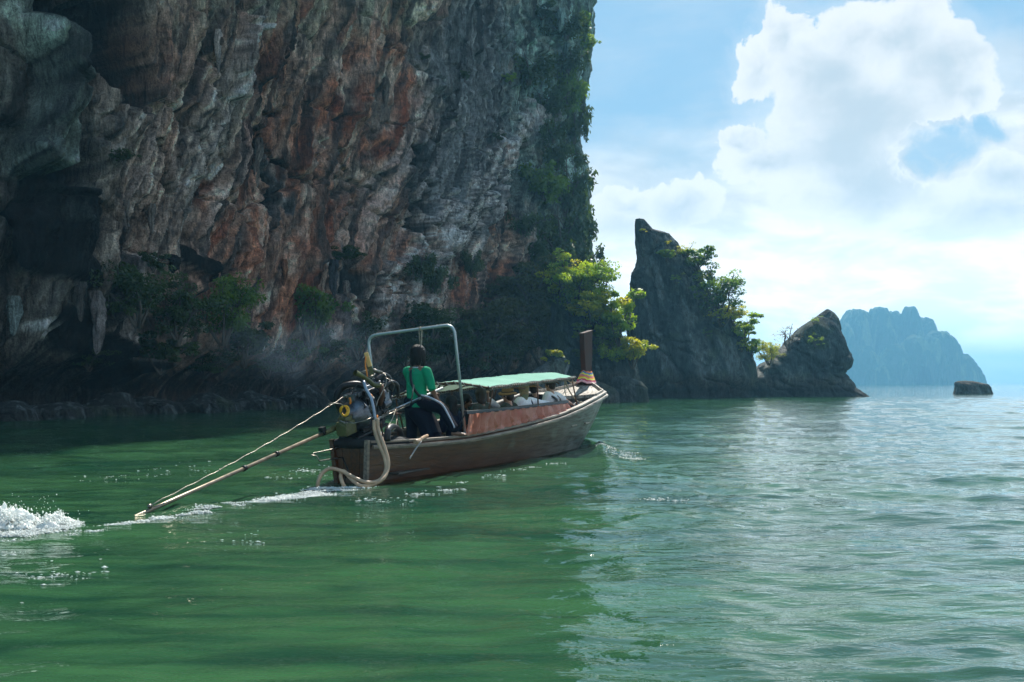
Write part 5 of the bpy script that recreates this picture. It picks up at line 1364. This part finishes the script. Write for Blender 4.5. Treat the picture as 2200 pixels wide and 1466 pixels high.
# ------------------------------------------------------------------ the helmsman
def helmsman():
    J = lambda px, py, t: Bp(px, py, t)
    hipc = J(893, 866, -.02); up = Vector((0, 0, 1))
    root = empty('person', Bt((hipc - BO).dot(BD), -.05, .30), 'helmsman in green shirt and dark striped track trousers standing at the stern, seen from behind', 'person')
    f = (BD + BR * .10).normalized(); r = f.cross(up).normalized()
    neck = hipc + up * .56 + f * .04; chest = hipc + up * .36 + f * .02; hd = neck + up * .215 + f * .05
    shl, shr = neck - r * .185 - up * .055, neck + r * .185 - up * .06
    # right arm down to the bent knee, left arm forward to the tiller
    elr, wrr = J(928, 836, .28), J(942, 863, .34)
    ell, wrl = neck - r * .17 - up * .31 + f * .13, J(931, 846, .16)
    gun = Bp(986, 936, .74)
    hr, hl = hipc + r * .10, hipc - r * .10
    kneer = J(948, 880, .42); ankr = gun + Vector((-.07, 0, .07)); kneel = hl - up * .40 + f * .04; ankl = Vector((hl.x, hl.y, .36))
    b = MB()
    limb(b, [hipc - up * .03, chest, neck - up * .05], [.10, .095, .075]); b.ball(hipc, (.14, .10, .11)); b.ball(chest + up * .08, (.145, .085, .12), 16, 10, Matrix((r, f, up)).transposed())
    limb(b, [neck - up * .06, neck + up * .05, hd - up * .05], [.062, .052, .052], 10, 4)
    limb(b, [neck - up * .04 - r * .05, shl], [.07, .062], 8, 3); limb(b, [neck - up * .04 + r * .05, shr], [.07, .062], 8, 3)
    limb(b, [shr, elr], [.055, .042]); limb(b, [elr, wrr], [.042, .027]); limb(b, [shl, ell], [.055, .042]); limb(b, [ell, wrl], [.042, .027])
    limb(b, [hr, kneer], [.088, .062]); limb(b, [kneer, ankr], [.058, .036]); limb(b, [hl, kneel], [.088, .062]); limb(b, [kneel, ankl], [.058, .036])
    toe = (BD * .35 + BR * .9).normalized()
    for a_, td in ((ankr, toe), (ankl, f)):
        b.ball(a_ - up * .04 - td * .02, (.035, .035, .03)); limb(b, [a_ - up * .035, a_ + td * .10 - up * .05, a_ + td * .17 - up * .055], [.036, .032, .022], 8, 3)
        for q in range(5):
            sd = td.cross(up); b.tube([a_ + td * .15 - up * .055 + sd * (q - 2) * .017, a_ + td * (.205 - .008 * abs(q - 1)) - up * .062 + sd * (q - 2) * .018], [.013, .009], 6)
    head(b, hd, (f + r * .25).normalized())
    hand(b, wrr, (J(958, 872, .40) - wrr), -up, 1.0, .32, -1, .25)
    hand(b, wrl, (BD * .35 + BR * .2 - BR * .1).normalized() + BR * .2, -up, 1.0, .9, 1)
    fuse(relpart(b, root, 'body', M_SK1), .0062, 3)
    # shirt: torso tube with rolled sleeves
    c = MB(); M = Matrix((r, f, up)).transposed()
    rows = [(-.07, .190, .140), (-.01, .186, .138), (.10, .176, .130), (.24, .176, .128), (.38, .178, .128), (.47, .180, .115), (.53, .13, .085), (.565, .072, .068)]
    n = 24; vs = []
    for h, a, d in rows:
        for j in range(n):
            an = 2 * math.pi * j / n; w = 1 + .03 * math.sin(an * 3 + h * 9) + .02 * math.sin(an * 5 - h * 14)
            vs.append(hipc + up * h + f * (.02 + .05 * h) + r * math.cos(an) * a * w + f * math.sin(an) * d * w)
    c.add(vs, [(i * n + j, i * n + (j + 1) % n, (i + 1) * n + (j + 1) % n, (i + 1) * n + j) for i in range(len(rows) - 1) for j in range(n)] + [tuple(range(n))[::-1], tuple((len(rows) - 1) * n + j for j in range(n))], True)
    limb(c, [shr - r * .03 + up * .0, shr + up * .0, shr.lerp(elr, .5) + r * .012, elr - (elr - shr).normalized() * .02], [.078, .080, .072, .066], 12, 5)
    limb(c, [shl + r * .03, shl, shl.lerp(ell, .5), ell], [.078, .080, .070, .064], 12, 5)
    for k in range(3):
        q = elr.lerp(shr, .02 + .10 * k); c.tube([q + Vector((0, 0, .012)), q - Vector((0, 0, .012))], .066, 12)
    for k in range(3):                                               # long folds across the back
        a0 = hipc + up * (.06 + .09 * k) - f * .085 + r * (.10 - .05 * k); c.tube([a0 - f * .035, a0 - r * .05 + up * .06 - f * .040, a0 - r * .09 + up * .13 - f * .02], [.006, .013, .005], 6)
    fuse(relpart(c, root, 'shirt', cloth_mat('green_cotton', (.010, .26, .125))), .011, 3)
    # trousers
    c = MB(); c.ball(hipc - up * .01, (.172, .13, .145)); limb(c, [hr + up * .02, hr.lerp(kneer, .55) + up * .02, kneer + f * .02, kneer.lerp(ankr, .5) + up * .02, ankr + up * .04], [.118, .105, .088, .082, .072], 12, 5)
    limb(c, [hl + up * .02, kneel, ankl + up * .03], [.112, .092, .080], 12, 6)
    c.add([], [])
    # filler cloth added to keep the gap between the spread legs dark
    limb(c, [hipc - up * .12, (kneel + kneer) / 2 - up * .05, (ankl + ankr) / 2 + up * .04], [.14, .17, .17], 12, 5)
    fuse(relpart(c, root, 'trousers', cloth_mat('navy_tracksuit_cloth', (.005, .006, .014))), .012, 3)
    st = MB(); cam_dir = lambda p: (Vector((0, 0, CAMH)) - p).normalized()
    Q = curve_pts([hr + up * .09, hr.lerp(kneer, .5) + up * .10, kneer + up * .05 + BR * .02, kneer.lerp(ankr, .5) + BR * .05, ankr + up * .05], 24)
    pts = [p + cam_dir(p) * (.085 - .012 * i / 24) + up * (.035 - .035 * i / 24) for i, p in enumerate(Q)]
    st.sweep(pts, [(-.004, -.017), (.004, -.017), (.004, .017), (-.004, .017)], up=(.4, -.6, .8), smooth=True)
    relpart(st, root, 'trouser_stripe', cloth_mat('white_stripe', (.62, .64, .72)))
    # hair to the collar
    h = MB(); r2, f2, u2 = frame((f + r * .25)); Mh = Matrix((r2, f2, u2)).transposed()
    h.ball(hd + u2 * .045 - f2 * .022, (.128, .124, .118), 18, 12, Mh)
    h.ball(hd - u2 * .03 - f2 * .050, (.130, .092, .13), 16, 10, Mh); h.ball(hd - u2 * .10 - f2 * .055, (.10, .072, .10), 14, 8, Mh)
    rh = random.Random(2)
    for i in range(80):
        a = rh.uniform(-3.1, .1); p0 = hd + u2 * rh.uniform(-.04, .08) + r2 * math.cos(a) * .124 + f2 * math.sin(a) * .115
        h.tube([p0, p0 - u2 * .07 + (r2 * math.cos(a) + f2 * math.sin(a)) * .012, p0 - u2 * rh.uniform(.12, .19) + (r2 * math.cos(a) + f2 * math.sin(a)) * rh.uniform(-.01, .014)], [.017, .015, .006], 5)
    m, g, b_ = new_mat('black_hair'); b_.inputs['Base Color'].default_value = (.005, .0045, .004, 1); b_.inputs['Roughness'].default_value = .5; b_.inputs['Specular IOR Level'].default_value = .3
    pos = g.new('ShaderNodeNewGeometry').outputs['Position']; g.l.new(g.bump(g.noise(g.mapping(pos, (60, 60, 5)), 3, 4, .6), .8, .01), b_.inputs['Normal'])
    global M_HAIR; M_HAIR = m
    fuse(relpart(h, root, 'hair', m), .0075, 2)
    s_ = MB(); s_.sweep(curve_pts([neck - r * .075 + up * .01 - f * .02, neck - r * .05 - f * .115 - up * .10, hipc + up * .28 - f * .125 + r * .02, hipc + up * .13 - f * .10 + r * .12, hipc + up * .04 + r * .19], 16), [(-.022, -.004), (.022, -.004), (.022, .004), (-.022, .004)], up=tuple(-f), smooth=True)
    relpart(s_, root, 'bag_strap', M_BLACK)
    s_ = MB(); s_.box(hipc + up * .06 + r * .17 - f * .03, (.03, .06, .05), M); relpart(s_, root, 'waist_bag', M_BLACK, bevel=.015)
    s_ = MB(); s_.tube([neck + up * .005 + (r * math.cos(a) + f * math.sin(a)) * .066 for a in np.linspace(0, 6.28, 18)], .010, 6); relpart(s_, root, 'undershirt_collar', cloth_mat('white_cotton_collar', (.65, .65, .68)))
    return root
helmsman()

# ------------------------------------------------------------------ seated passengers, backs to the camera
M_WHITE = cloth_mat('white_shirt_cotton', (.80, .83, .90)); M_NAVY = cloth_mat('navy_cotton', (.010, .014, .035)); M_OLV = cloth_mat('olive_cotton', (.055, .065, .055)); M_BLK = cloth_mat('black_cotton', (.010, .010, .012))
M_JEAN = cloth_mat('dark_trousers', (.02, .022, .03)); M_STRAW = simple_mat('straw_hat_weave', (.34, .19, .08), .85, 0, .3, 60, .7, 120, .003); M_CAP = cloth_mat('grey_olive_cap', (.14, .145, .11)); M_BLOND = simple_mat('fair_hair', (.30, .22, .12), .6, 0, .4, 40, .6, 80, .004)
M_BROWNH = simple_mat('brown_hair', (.035, .02, .012), .55, 0, .3, 40, .6, 80, .004); M_SCARF = cloth_mat('grey_green_scarf', (.20, .23, .15)); M_BLUEB = cloth_mat('dark_blue_backpack_cloth', (.015, .035, .065))
def passenger(label, px, py, t, yaw, shirt, skin, hairm=None, hair='short', hat=None, hatm=None, lean=.05, arm_r=None, arm_l=None, straps=None, pack=None, headyaw=0, s=1.0, long_sleeve=False):
    up = Vector((0, 0, 1)); hc = Bp(px, py, t)
    f = (-BR * math.cos(yaw) + BD * math.sin(yaw)).normalized(); r = f.cross(up).normalized()
    hd = hc; neck = hd - up * .168 * s - f * .03; hipc = neck - up * .50 * s - f * lean; chest = hipc.lerp(neck, .6) - f * .01
    root = empty('person', (hipc.x, hipc.y, hipc.z - .09), label, 'person')
    M = Matrix((r, f, up)).transposed()
    shl, shr = neck - r * .18 * s - up * .035, neck + r * .18 * s - up * .035
    el_r, wr_r = arm_r or (shr + r * .06 - up * .27 + f * .04, shr - up * .36 + f * .26 + r * .02)
    el_l, wr_l = arm_l or (shl - r * .06 - up * .27 + f * .04, shl - up * .36 + f * .26 - r * .02)
    b = MB()
    limb(b, [hipc, chest, neck - up * .05], [.10, .095, .075]); b.ball(hipc, (.14, .10, .10)); b.ball(chest + up * .06, (.14, .085, .12), 14, 10, M)
    limb(b, [neck - up * .06, neck + up * .04, hd - up * .05], [.06, .052, .052], 10, 3)
    for a_, b2, c2 in ((shr, el_r, wr_r), (shl, el_l, wr_l)):
        limb(b, [neck - up * .04, a_], [.07, .062], 8, 3); limb(b, [a_, b2], [.054, .042]); limb(b, [b2, c2], [.042, .027])
    for q in (-1, 1):
        k = hipc + r * q * .12 + f * .42 - up * .01; an = k + f * .04 - up * .40
        an.z = max(an.z, .19); limb(b, [hipc + r * q * .09, k], [.088, .062]); limb(b, [k, an], [.056, .036]); limb(b, [an - up * .03, an + f * .15 - up * .05], [.036, .026], 8, 3)
    hf = (f * math.cos(headyaw) + r * math.sin(headyaw)).normalized()
    head(b, hd, hf, up, s)
    hand(b, wr_r, (wr_r - el_r), -up, .95, .5, -1); hand(b, wr_l, (wr_l - el_l), -up, .95, .5, 1)
    fuse(relpart(b, root, 'body', skin), .008, 3)
    c = MB(); n = 20
    rows = [(-.04, .165, .125), (.10, .155, .118), (.25, .165, .125), (.38, .178, .125), (.445, .165, .10), (.49, .075, .07)]; vs = []
    for h, a, d in rows:
        for j in range(n):
            an = 2 * math.pi * j / n; w = 1 + .03 * math.sin(an * 3 + h * 11)
            ctr = hipc.lerp(neck, min(1, max(0, (h) / .5))); vs.append(Vector((ctr.x, ctr.y, hipc.z + h * s)) + (r * math.cos(an) * a + f * math.sin(an) * d) * w * s)
    c.add(vs, [(i * n + j, i * n + (j + 1) % n, (i + 1) * n + (j + 1) % n, (i + 1) * n + j) for i in range(5) for j in range(n)] + [tuple(range(n))[::-1], tuple(5 * n + j for j in range(n))], True)
    for a_, b2 in ((shr, el_r), (shl, el_l)): limb(c, [neck - up * .05, a_, a_.lerp(b2, .8)], [.07, .080, .070], 12, 5)
    if long_sleeve: limb(c, [el_r.lerp(shr, .3), el_r, el_r.lerp(wr_r, .8)], [.070, .066, .055], 12, 5)
    for k in range(4):
        a0 = hipc + up * (.05 + .10 * k) - f * .105 + r * (.09 - .06 * (k % 2)); c.tube([a0, a0 - r * .08 + up * .05 - f * .012, a0 - r * .15 + up * .13], [.005, .013, .005], 6)
    fuse(relpart(c, root, 'shirt', shirt), .012, 3)
    c = MB(); c.ball(hipc, (.175, .145, .12))
    for q in (-1, 1):
        k = hipc + r * q * .12 + f * .42 - up * .01; an = k + f * .04 - up * .36; an.z = max(an.z, .22); limb(c, [hipc + r * q * .09, k, an], [.105, .082, .065], 12, 6)
    fuse(relpart(c, root, 'trousers', M_JEAN), .014, 3)
    r2, f2, u2 = frame(hf); Mh = Matrix((r2, f2, u2)).transposed()
    if hairm is not None:
        h = MB(); h.ball(hd + u2 * .042 - f2 * .018, (.096, .110, .106), 16, 12, Mh)
        h.ball(hd - u2 * .01 - f2 * .050, (.088, .068, .085), 12, 8, Mh)
        if hair == 'long': h.ball(hd - u2 * .10 - f2 * .06, (.095, .06, .13), 14, 8, Mh); h.ball(hd - u2 * .22 - f2 * .08, (.085, .04, .12), 12, 8, Mh)
        if hair == 'bob': h.ball(hd - u2 * .06 - f2 * .05, (.090, .06, .09), 14, 8, Mh)
        fuse(relpart(h, root, 'hair', hairm), .009, 2)
    if hat in ('sun_hat', 'wide_hat'):
        h = MB(); n = 26; br = .165 if hat == 'sun_hat' else .19
        rg = [(.078, .150), (.090, .130), (.098, .085), (.102, .050), (.135, .042), (br, .030 - .0)]; vs = []
        for i, (ra, z) in enumerate(rg):
            for j in range(n):
                an = 2 * math.pi * j / n; dr = -.018 * math.cos(an * 2) * (i >= 4) - .012 * (i == 5)
                vs.append(hd + u2 * (z + dr + .01) + (r2 * math.cos(an) * ra + f2 * math.sin(an) * ra * 1.12))
        h.add(vs, [(i * n + j, (i + 1) * n + j, (i + 1) * n + (j + 1) % n, i * n + (j + 1) % n) for i in range(5) for j in range(n)] + [tuple(range(n))], True)
        ho = relpart(h, root, 'sun_hat', hatm, solid=.006)
        h = MB().tube([hd + u2 * .066 + (r2 * math.cos(a) * .103 + f2 * math.sin(a) * .115) for a in np.linspace(0, 6.28, 24)], .010, 6); h.v = [tuple(Vector(v) - root.location) for v in h.v]; h.build('hat_band', M_BLACK, ho)
    if hat == 'cap':
        h = MB(); h.ball(hd + u2 * .045, (.094, .108, .098), 18, 8, Mh, 1.0, .08); h.tube([hd + u2 * .052 + (r2 * math.cos(a) * .094 + f2 * math.sin(a) * .108) for a in np.linspace(0, 6.28, 24)], .012, 6)
        n = 10; vs = []
        for j in range(n + 1):
            an = math.pi * j / n; vs += [hd + u2 * .055 + r2 * math.cos(an) * .080 + f2 * (.075 + .02 * math.sin(an)), hd + u2 * .035 + r2 * math.cos(an) * .078 + f2 * (.09 + .085 * math.sin(an))]
        h.add(vs, [(2 * j, 2 * j + 1, 2 * j + 3, 2 * j + 2) for j in range(n)], True)
        relpart(h, root, 'cap', hatm, solid=.004)
    if hat == 'scarf':
        h = MB(); h.ball(hd + u2 * .035 - f2 * .008, (.098, .110, .108), 16, 10, Mh, 1.0, -.5); h.ball(hd - u2 * .09 - f2 * .065, (.075, .045, .11), 12, 8, Mh); h.ball(hd - u2 * .17 - f2 * .075, (.035, .03, .07), 10, 6, Mh)
        fuse(relpart(h, root, 'head_scarf', hatm), .010, 2)
    if straps is not None:
        for q in (-1, 1):
            s_ = MB(); s_.sweep(curve_pts([neck + r * q * .11 + up * .0 + f * .02, neck + r * q * .115 - f * .085 - up * .05, chest + r * q * .07 - f * .15 + up * .05, hipc + r * q * (.02 if straps == 'cross' else .10) - f * .135 + up * .12], 10), [(-.026, -.005), (.026, -.005), (.026, .005), (-.026, .005)], up=tuple(-f), smooth=True)
            relpart(s_, root, 'strap', M_BLACK)
    if pack is not None:
        s_ = MB(); s_.ball(hipc + up * .16 - f * .17 - r * .06, (.12, .07, .10), 14, 10, M); po = relpart(s_, root, 'small_backpack', pack)
        s_ = MB().tube(curve_pts([hipc + up * .22 - f * .17 + r * .02, chest - f * .15 + r * .09, neck + r * .13 - f * .05 + up * .01], 8), .012, 6); s_.v = [tuple(Vector(v) - root.location) for v in s_.v]; s_.build('pack_strap', pack, po)
    return root
UPV = Vector((0, 0, 1))
passenger('passenger with long black hair and dark navy top, nearest the pipe hoop', 968, 868, .20, .2, M_NAVY, M_SK1, M_HAIR, 'long', s=.95)
passenger('brown haired passenger in dark olive top leaning back behind the rear of the curtain', 1032, 851, .50, .15, M_OLV, M_SK1, M_BROWNH, 'bob', headyaw=.5)
passenger('passenger in white shirt with black strap holding one arm up to the canopy edge', 1050, 853, .12, .3, M_WHITE, M_SK2, M_BROWNH, 'short', straps='one', arm_r=(Bp(1047, 858, .3), Bp(1047, 843, .5)))
passenger('passenger in a tan straw sun hat and dull olive shirt', 1091, 851, .52, .1, M_OLV, M_SK2, M_BROWNH, 'short', 'sun_hat', M_STRAW)
passenger('passenger with grey-green head scarf and small blue backpack, white sleeve stretched along the backrest', 1124, 839, .50, .25, M_WHITE, M_SK2, M_BLOND, 'bob', 'scarf', M_SCARF, pack=M_BLUEB, arm_r=(Bp(1160, 866, .62), Bp(1180, 868, .74)), headyaw=.35, long_sleeve=True)
passenger('dark clad passenger in a wide tan hat, mostly hidden behind the one with the scarf', 1147, 836, .0, .7, M_BLK, M_SK2, M_BROWNH, 'short', 'wide_hat', M_STRAW, headyaw=.6)
passenger('foremost passenger in grey cap and white shirt with black shoulder straps', 1182, 828, .52, .15, M_WHITE, M_SK2, M_BROWNH, 'short', 'cap', M_CAP, straps='cross', arm_r=(Bp(1214, 860, .70), Bp(1231, 871, .80)))
# two darker figures seated against the far rail
passenger('dark clad passenger seated on the far side, facing the camera in the shade', 1002, 862, -.35, 2.9, M_BLK, M_SK1, M_HAIR, 'short', s=.95)
# ================================================================== spray and foam
def foam_mat():
    m, g, b = new_mat('white_foam')
    b.inputs['Base Color'].default_value = (.92, .94, .93, 1); b.inputs['Roughness'].default_value = .35
    b.inputs['Subsurface Weight'].default_value = .0
    t = g.new('ShaderNodeBsdfTranslucent'); t.inputs[0].default_value = (.92, .96, .93, 1)
    mx = g.new('ShaderNodeMixShader'); mx.inputs[0].default_value = .5; g.l.new(b.outputs[0], mx.inputs[1]); g.l.new(t.outputs[0], mx.inputs[2])
    g.l.new(mx.outputs[0], [n for n in g.n if n.type == 'OUTPUT_MATERIAL'][0].inputs[0])
    return m
M_FOAM = foam_mat()
_wr = np.hypot(WATER[:, :, 0], WATER[:, :, 1])[:, 0]; _wa = np.arctan2(WATER[0, :, 0], WATER[0, :, 1]) if False else np.arctan2(WATER[5, :, 0], WATER[5, :, 1])
def water_z(x, y):
    r = np.hypot(x, y); a = np.arctan2(x, y)
    i = np.clip(np.searchsorted(_wr, r), 1, len(_wr) - 1); j = np.clip(np.searchsorted(_wa, a), 1, len(_wa) - 1)
    return WATER[i, j, 2]
OCT = np.array([(1, 0, 0), (0, 1, 0), (-1, 0, 0), (0, -1, 0), (0, 0, 1), (0, 0, -1)], float)
OF = np.array([(0, 1, 4), (1, 2, 4), (2, 3, 4), (3, 0, 4), (1, 0, 5), (2, 1, 5), (3, 2, 5), (0, 3, 5)])
def flecks(name, P, R, label, squash=.45, stretch=1.0, seed=0):
    rs = np.random.RandomState(seed); n = len(P)
    a = rs.rand(n) * 6.28; ca, sa = np.cos(a), np.sin(a)
    o = OCT[None] * (1 + .5 * rs.normal(size=(n, 6, 1))) * R[:, None, None]
    x = o[..., 0] * ca[:, None] - o[..., 1] * sa[:, None]; y = o[..., 0] * sa[:, None] + o[..., 1] * ca[:, None]
    V = np.stack([x * stretch, y, o[..., 2] * squash], -1) + P[:, None, :]
    Q = OF[None] + (np.arange(n) * 6)[:, None, None]
    ob = np_mesh(name, V.reshape(-1, 3), Q.reshape(-1, 3), M_FOAM, True)
    kind(ob, 'stuff'); ob['label'] = label
    return ob
def px2w(px, py):
    Y = F * CAMH / (py - HOR); return (px - 1100) / F * Y, Y
def stream(path, widths, n, r0, r1, seed, clump=4.0, thr=.0, up=0.0):
    """foam flecks along a photo-pixel path lying on the water; clumped by noise"""
    rs = np.random.RandomState(seed); W_ = np.array([px2w(*p) for p in path])
    seg = np.hypot(*np.diff(W_, axis=0).T); L = np.concatenate([[0], np.cumsum(seg)])
    q = rs.rand(n * 6) * L[-1]; x = np.interp(q, L, W_[:, 0]); y = np.interp(q, L, W_[:, 1]); w = np.interp(q, L, widths)
    x = x + rs.normal(size=len(q)) * w; y = y + rs.normal(size=len(q)) * w * .8
    f = fbm(x * clump * .6, y * clump * 1.5, seed * 3.1, 3); keep = f > thr + rs.rand(len(q)) * .22
    x, y, f = x[keep][:n], y[keep][:n], f[keep][:n]
    R = (r0 + (r1 - r0) * rs.rand(len(x)) ** 3) * (1 + f)
    z = water_z(x, y) + np.abs(rs.normal(size=len(x))) * up
    return np.stack([x, y, z], -1), R
P1, R1 = stream([(790, 1045), (740, 1050), (690, 1056), (600, 1072), (500, 1092), (400, 1106), (330, 1112)], [.08, .12, .12, .11, .08, .06, .04], 9000, .004, .012, 1, 4, -.02, .006)
P1b, R1b = stream([(720, 1048), (690, 1052), (640, 1064), (560, 1080)], [.08, .10, .09, .08], 4500, .004, .013, 21, 5, -.05, .008)
flecks('wake_foam', np.concatenate([P1, P1b]), np.concatenate([R1, R1b]), 'bright streak of bubbly foam trailing from the stern along the shaft', .5, 1.3, 1)
P2, R2 = stream([(330, 1110), (230, 1140), (120, 1160), (0, 1182), (-80, 1195)], [.04, .08, .12, .14, .16], 800, .003, .011, 2, 3, .14, .003)
P3, R3 = stream([(260, 1196), (200, 1215), (100, 1235), (0, 1262)], [.10, .12, .2, .2], 45, .004, .012, 3, 3, .1, .004)
flecks('wake_foam', np.concatenate([P2, P3]), np.concatenate([R2, R3]), 'broken line of foam flecks running off the left edge below the splash', .4, 1.6, 2)
P4, R4 = stream([(770, 1090), (850, 1078), (930, 1062), (1000, 1040), (1080, 1020), (1170, 998), (1200, 995)], [.16, .14, .12, .12, .10, .10, .1], 700, .004, .014, 4, 3, .14, .003)
flecks('side_foam', P4, R4, 'line of small white flecks in the wave along the near side of the hull', .4, 1.6, 3)
P5, R5 = stream([(1290, 965), (1330, 972), (1365, 988)], [.12, .12, .10], 500, .005, .014, 5, 3, .0, .006)
P5b, R5b = stream([(1400, 1070), (1450, 1082)], [.1, .1], 60, .006, .016, 15, 3, .0, .01)
flecks('bow_foam', np.concatenate([P5, P5b]), np.concatenate([R5, R5b]), 'small white crest thrown off by the bow wave right of the boat', .45, 1.6, 4)
P6, R6 = stream([(480, 1160), (520, 1150), (490, 1175)], [.18, .2, .2], 22, .005, .012, 6, 3, .1, .004)
P7, R7 = stream([(120, 1222), (150, 1250), (40, 1262), (60, 1225)], [.2, .2, .2, .2], 30, .005, .014, 7, 3, .1, .004)
P8, R8 = stream([(640, 1010), (720, 1000), (650, 1030)], [.2, .25, .25], 160, .005, .016, 8, 3, .1, .01)
P9, R9 = stream([(180, 1030), (330, 1020), (430, 1000)], [.3, .3, .3], 90, .005, .014, 9, 3, .1, .004)
flecks('glint_foam_flecks', np.concatenate([P6, P7, P8, P9]), np.concatenate([R6, R7, R8, R9]), 'scattered bubbles and modelled sun glints on the green water round the wake', .4, 1.8, 5)  # white specks standing in for sun glints, mixed with loose bubbles
# rooster tail thrown up by the propeller: ragged sheets of water plus flying drops
def splash():
    rs = np.random.RandomState(12); P, R = [], []
    lobes = [((-30, 1134), .24, .22), ((20, 1134), .24, .24), ((62, 1136), .14, .17), ((112, 1136), .12, .17), ((138, 1134), .07, .09), ((-80, 1138), .35, .26), ((-140, 1143), .4, .24)]
    for (pxy, w, h) in lobes:
        x0, y0 = px2w(*pxy); n = int(11000 * w)
        # drops follow short arcs up and back
        a = rs.rand(n); th = rs.normal(0, .5, n)
        u = np.clip(rs.normal(0, .5, n), -1.2, 1.2)
        x = x0 + u * w + rs.normal(0, .02, n); y = y0 + rs.normal(0, .10, n)
        env = np.clip(1 - np.abs(u) ** 1.6, .03, 1) * h
        z = env * (rs.rand(n) ** .8) * (.75 + .6 * fbm(x * 5, y * 5, 3.0, 3))
        f = fbm(x * 6, z * 7, 7.0, 4); k = (f > -.16) | (rs.rand(n) < .15)
        P.append(np.stack([x, y, np.maximum(z, 0) + water_z(x, y)], -1)[k]); R.append((.003 + .011 * rs.rand(n) ** 3)[k])
    n = 160; x0, y0 = px2w(20, 1130)
    x = x0 + rs.normal(0, .3, n); z = .1 + np.abs(rs.normal(0, .08, n)); y = y0 + rs.normal(0, .2, n)
    P.append(np.stack([x, y, z], -1)); R.append(.002 + .004 * rs.rand(n))
    P, R = np.concatenate(P), np.concatenate(R)
    flecks('propeller_splash', P, R, 'white rooster tail of spray thrown up behind the propeller at the left edge', 1.2, 1.1, 6)
    # torn sheet of white water inside the spray
    gx, gy = np.meshgrid(np.linspace(-6.9, -4.3, 300), np.linspace(-.32, .32, 60))
    cx_ = [px2w(*l[0]) for l in lobes]; Z = np.zeros_like(gx)
    yc = np.interp(gx, sorted(c[0] for c in cx_), [c[1] for c in sorted(cx_)])
    for (c, (_, w, h)) in zip(cx_, lobes):
        Z = np.maximum(Z, h * .95 * np.clip(1 - np.abs((gx - c[0]) / (w * 1.15)) ** 2.2, 0, 1))
    prof = np.clip(1 - (np.abs(gy) / .26) ** 1.5, 0, 1)
    n1 = fbm(gx * 5, gy * 6, 3.0, 5, .65); n2 = np.abs(perlin(gx * 14 + gy * 5, gy * 12, 2.0))
    Z = Z * prof * (.75 + .75 * n1 + .35 * n2) - .01
    Vs = np.stack([gx + .05 * n1, yc + gy, np.maximum(Z, -.02) + water_z(gx, yc + gy)], -1)
    q = grid_quads(*gx.shape); zf = Z.ravel()[q].min(1); hole = fbm(gx * 9, gy * 9, 12.0, 3).ravel()[q].mean(1)
    q = q[(zf > .012) & (hole < .25)]
    sh = np_mesh('splash_sheet', Vs.reshape(-1, 3), q, M_FOAM, True); kind(sh, 'stuff'); sh['label'] = 'torn sheet of white water inside the propeller splash'
    # froth spreading at its foot
    Pb, Rb = stream([(160, 1128), (100, 1140), (40, 1146), (-60, 1152)], [.03, .10, .15, .2], 6000, .004, .013, 14, 4, -.08, .01)
    flecks('propeller_froth', Pb, Rb, 'froth spreading on the water at the foot of the propeller splash', .5, 1.4, 7)
splash()
# ================================================================== thin exhaust smoke drifting off the engine
def smoke(c, r, dens, label):
    mb = MB().ball((0, 0, 0), r, 24, 14)
    m = bpy.data.materials.new('exhaust_smoke'); m.use_nodes = True; g = G(m.node_tree)
    for nd in list(g.n): g.n.remove(nd)
    tc = g.new('ShaderNodeTexCoord').outputs['Object']
    nr = g.new('ShaderNodeVectorMath', operation='DIVIDE'); g.l.new(tc, nr.inputs[0]); nr.inputs[1].default_value = r
    ln = g.new('ShaderNodeVectorMath', operation='LENGTH'); g.l.new(nr.outputs[0], ln.inputs[0])
    fall = g.mr(ln.outputs['Value'], 1.0, .15)
    n = g.noise(g.mapping(tc, (1, 1, 1.3)), 1.5, 4, .55, .8)
    d = g.m('MULTIPLY', g.m('MULTIPLY', fall, g.mr(n, .40, .66)), dens)
    v = g.new('ShaderNodeVolumePrincipled'); v.inputs['Color'].default_value = (.50, .72, .95, 1); g.l.new(d, v.inputs['Density'])
    o = g.new('ShaderNodeOutputMaterial'); g.l.new(v.outputs[0], o.inputs['Volume'])
    ob = mb.build('exhaust_smoke', m); ob.location = c
    kind(ob, 'stuff'); ob['label'] = label
smoke(W(650, 750, 19), (2.1, 1.5, .95), .10, 'thin bluish exhaust smoke drifting left of the engine before the cliff')
# ================================================================== the air
def haze_box():
    mb = MB().box((0, 0, 53.0), (4000, 4000, 56.0))
    m = bpy.data.materials.new('haze_air'); m.use_nodes = True
    t = m.node_tree
    for nd in list(t.nodes): t.nodes.remove(nd)
    v = t.nodes.new('ShaderNodeVolumePrincipled'); o = t.nodes.new('ShaderNodeOutputMaterial')
    v.inputs['Color'].default_value = (.25, .66, .98, 1)
    v.inputs['Density'].default_value = HAZE
    v.inputs['Anisotropy'].default_value = .2
    t.links.new(v.outputs[0], o.inputs['Volume'])
    ob = mb.build('haze', m)
    kind(ob, 'stuff'); ob['label'] = 'pale blue sea haze that fades the distant island'
HAZE = .00062
haze_box()
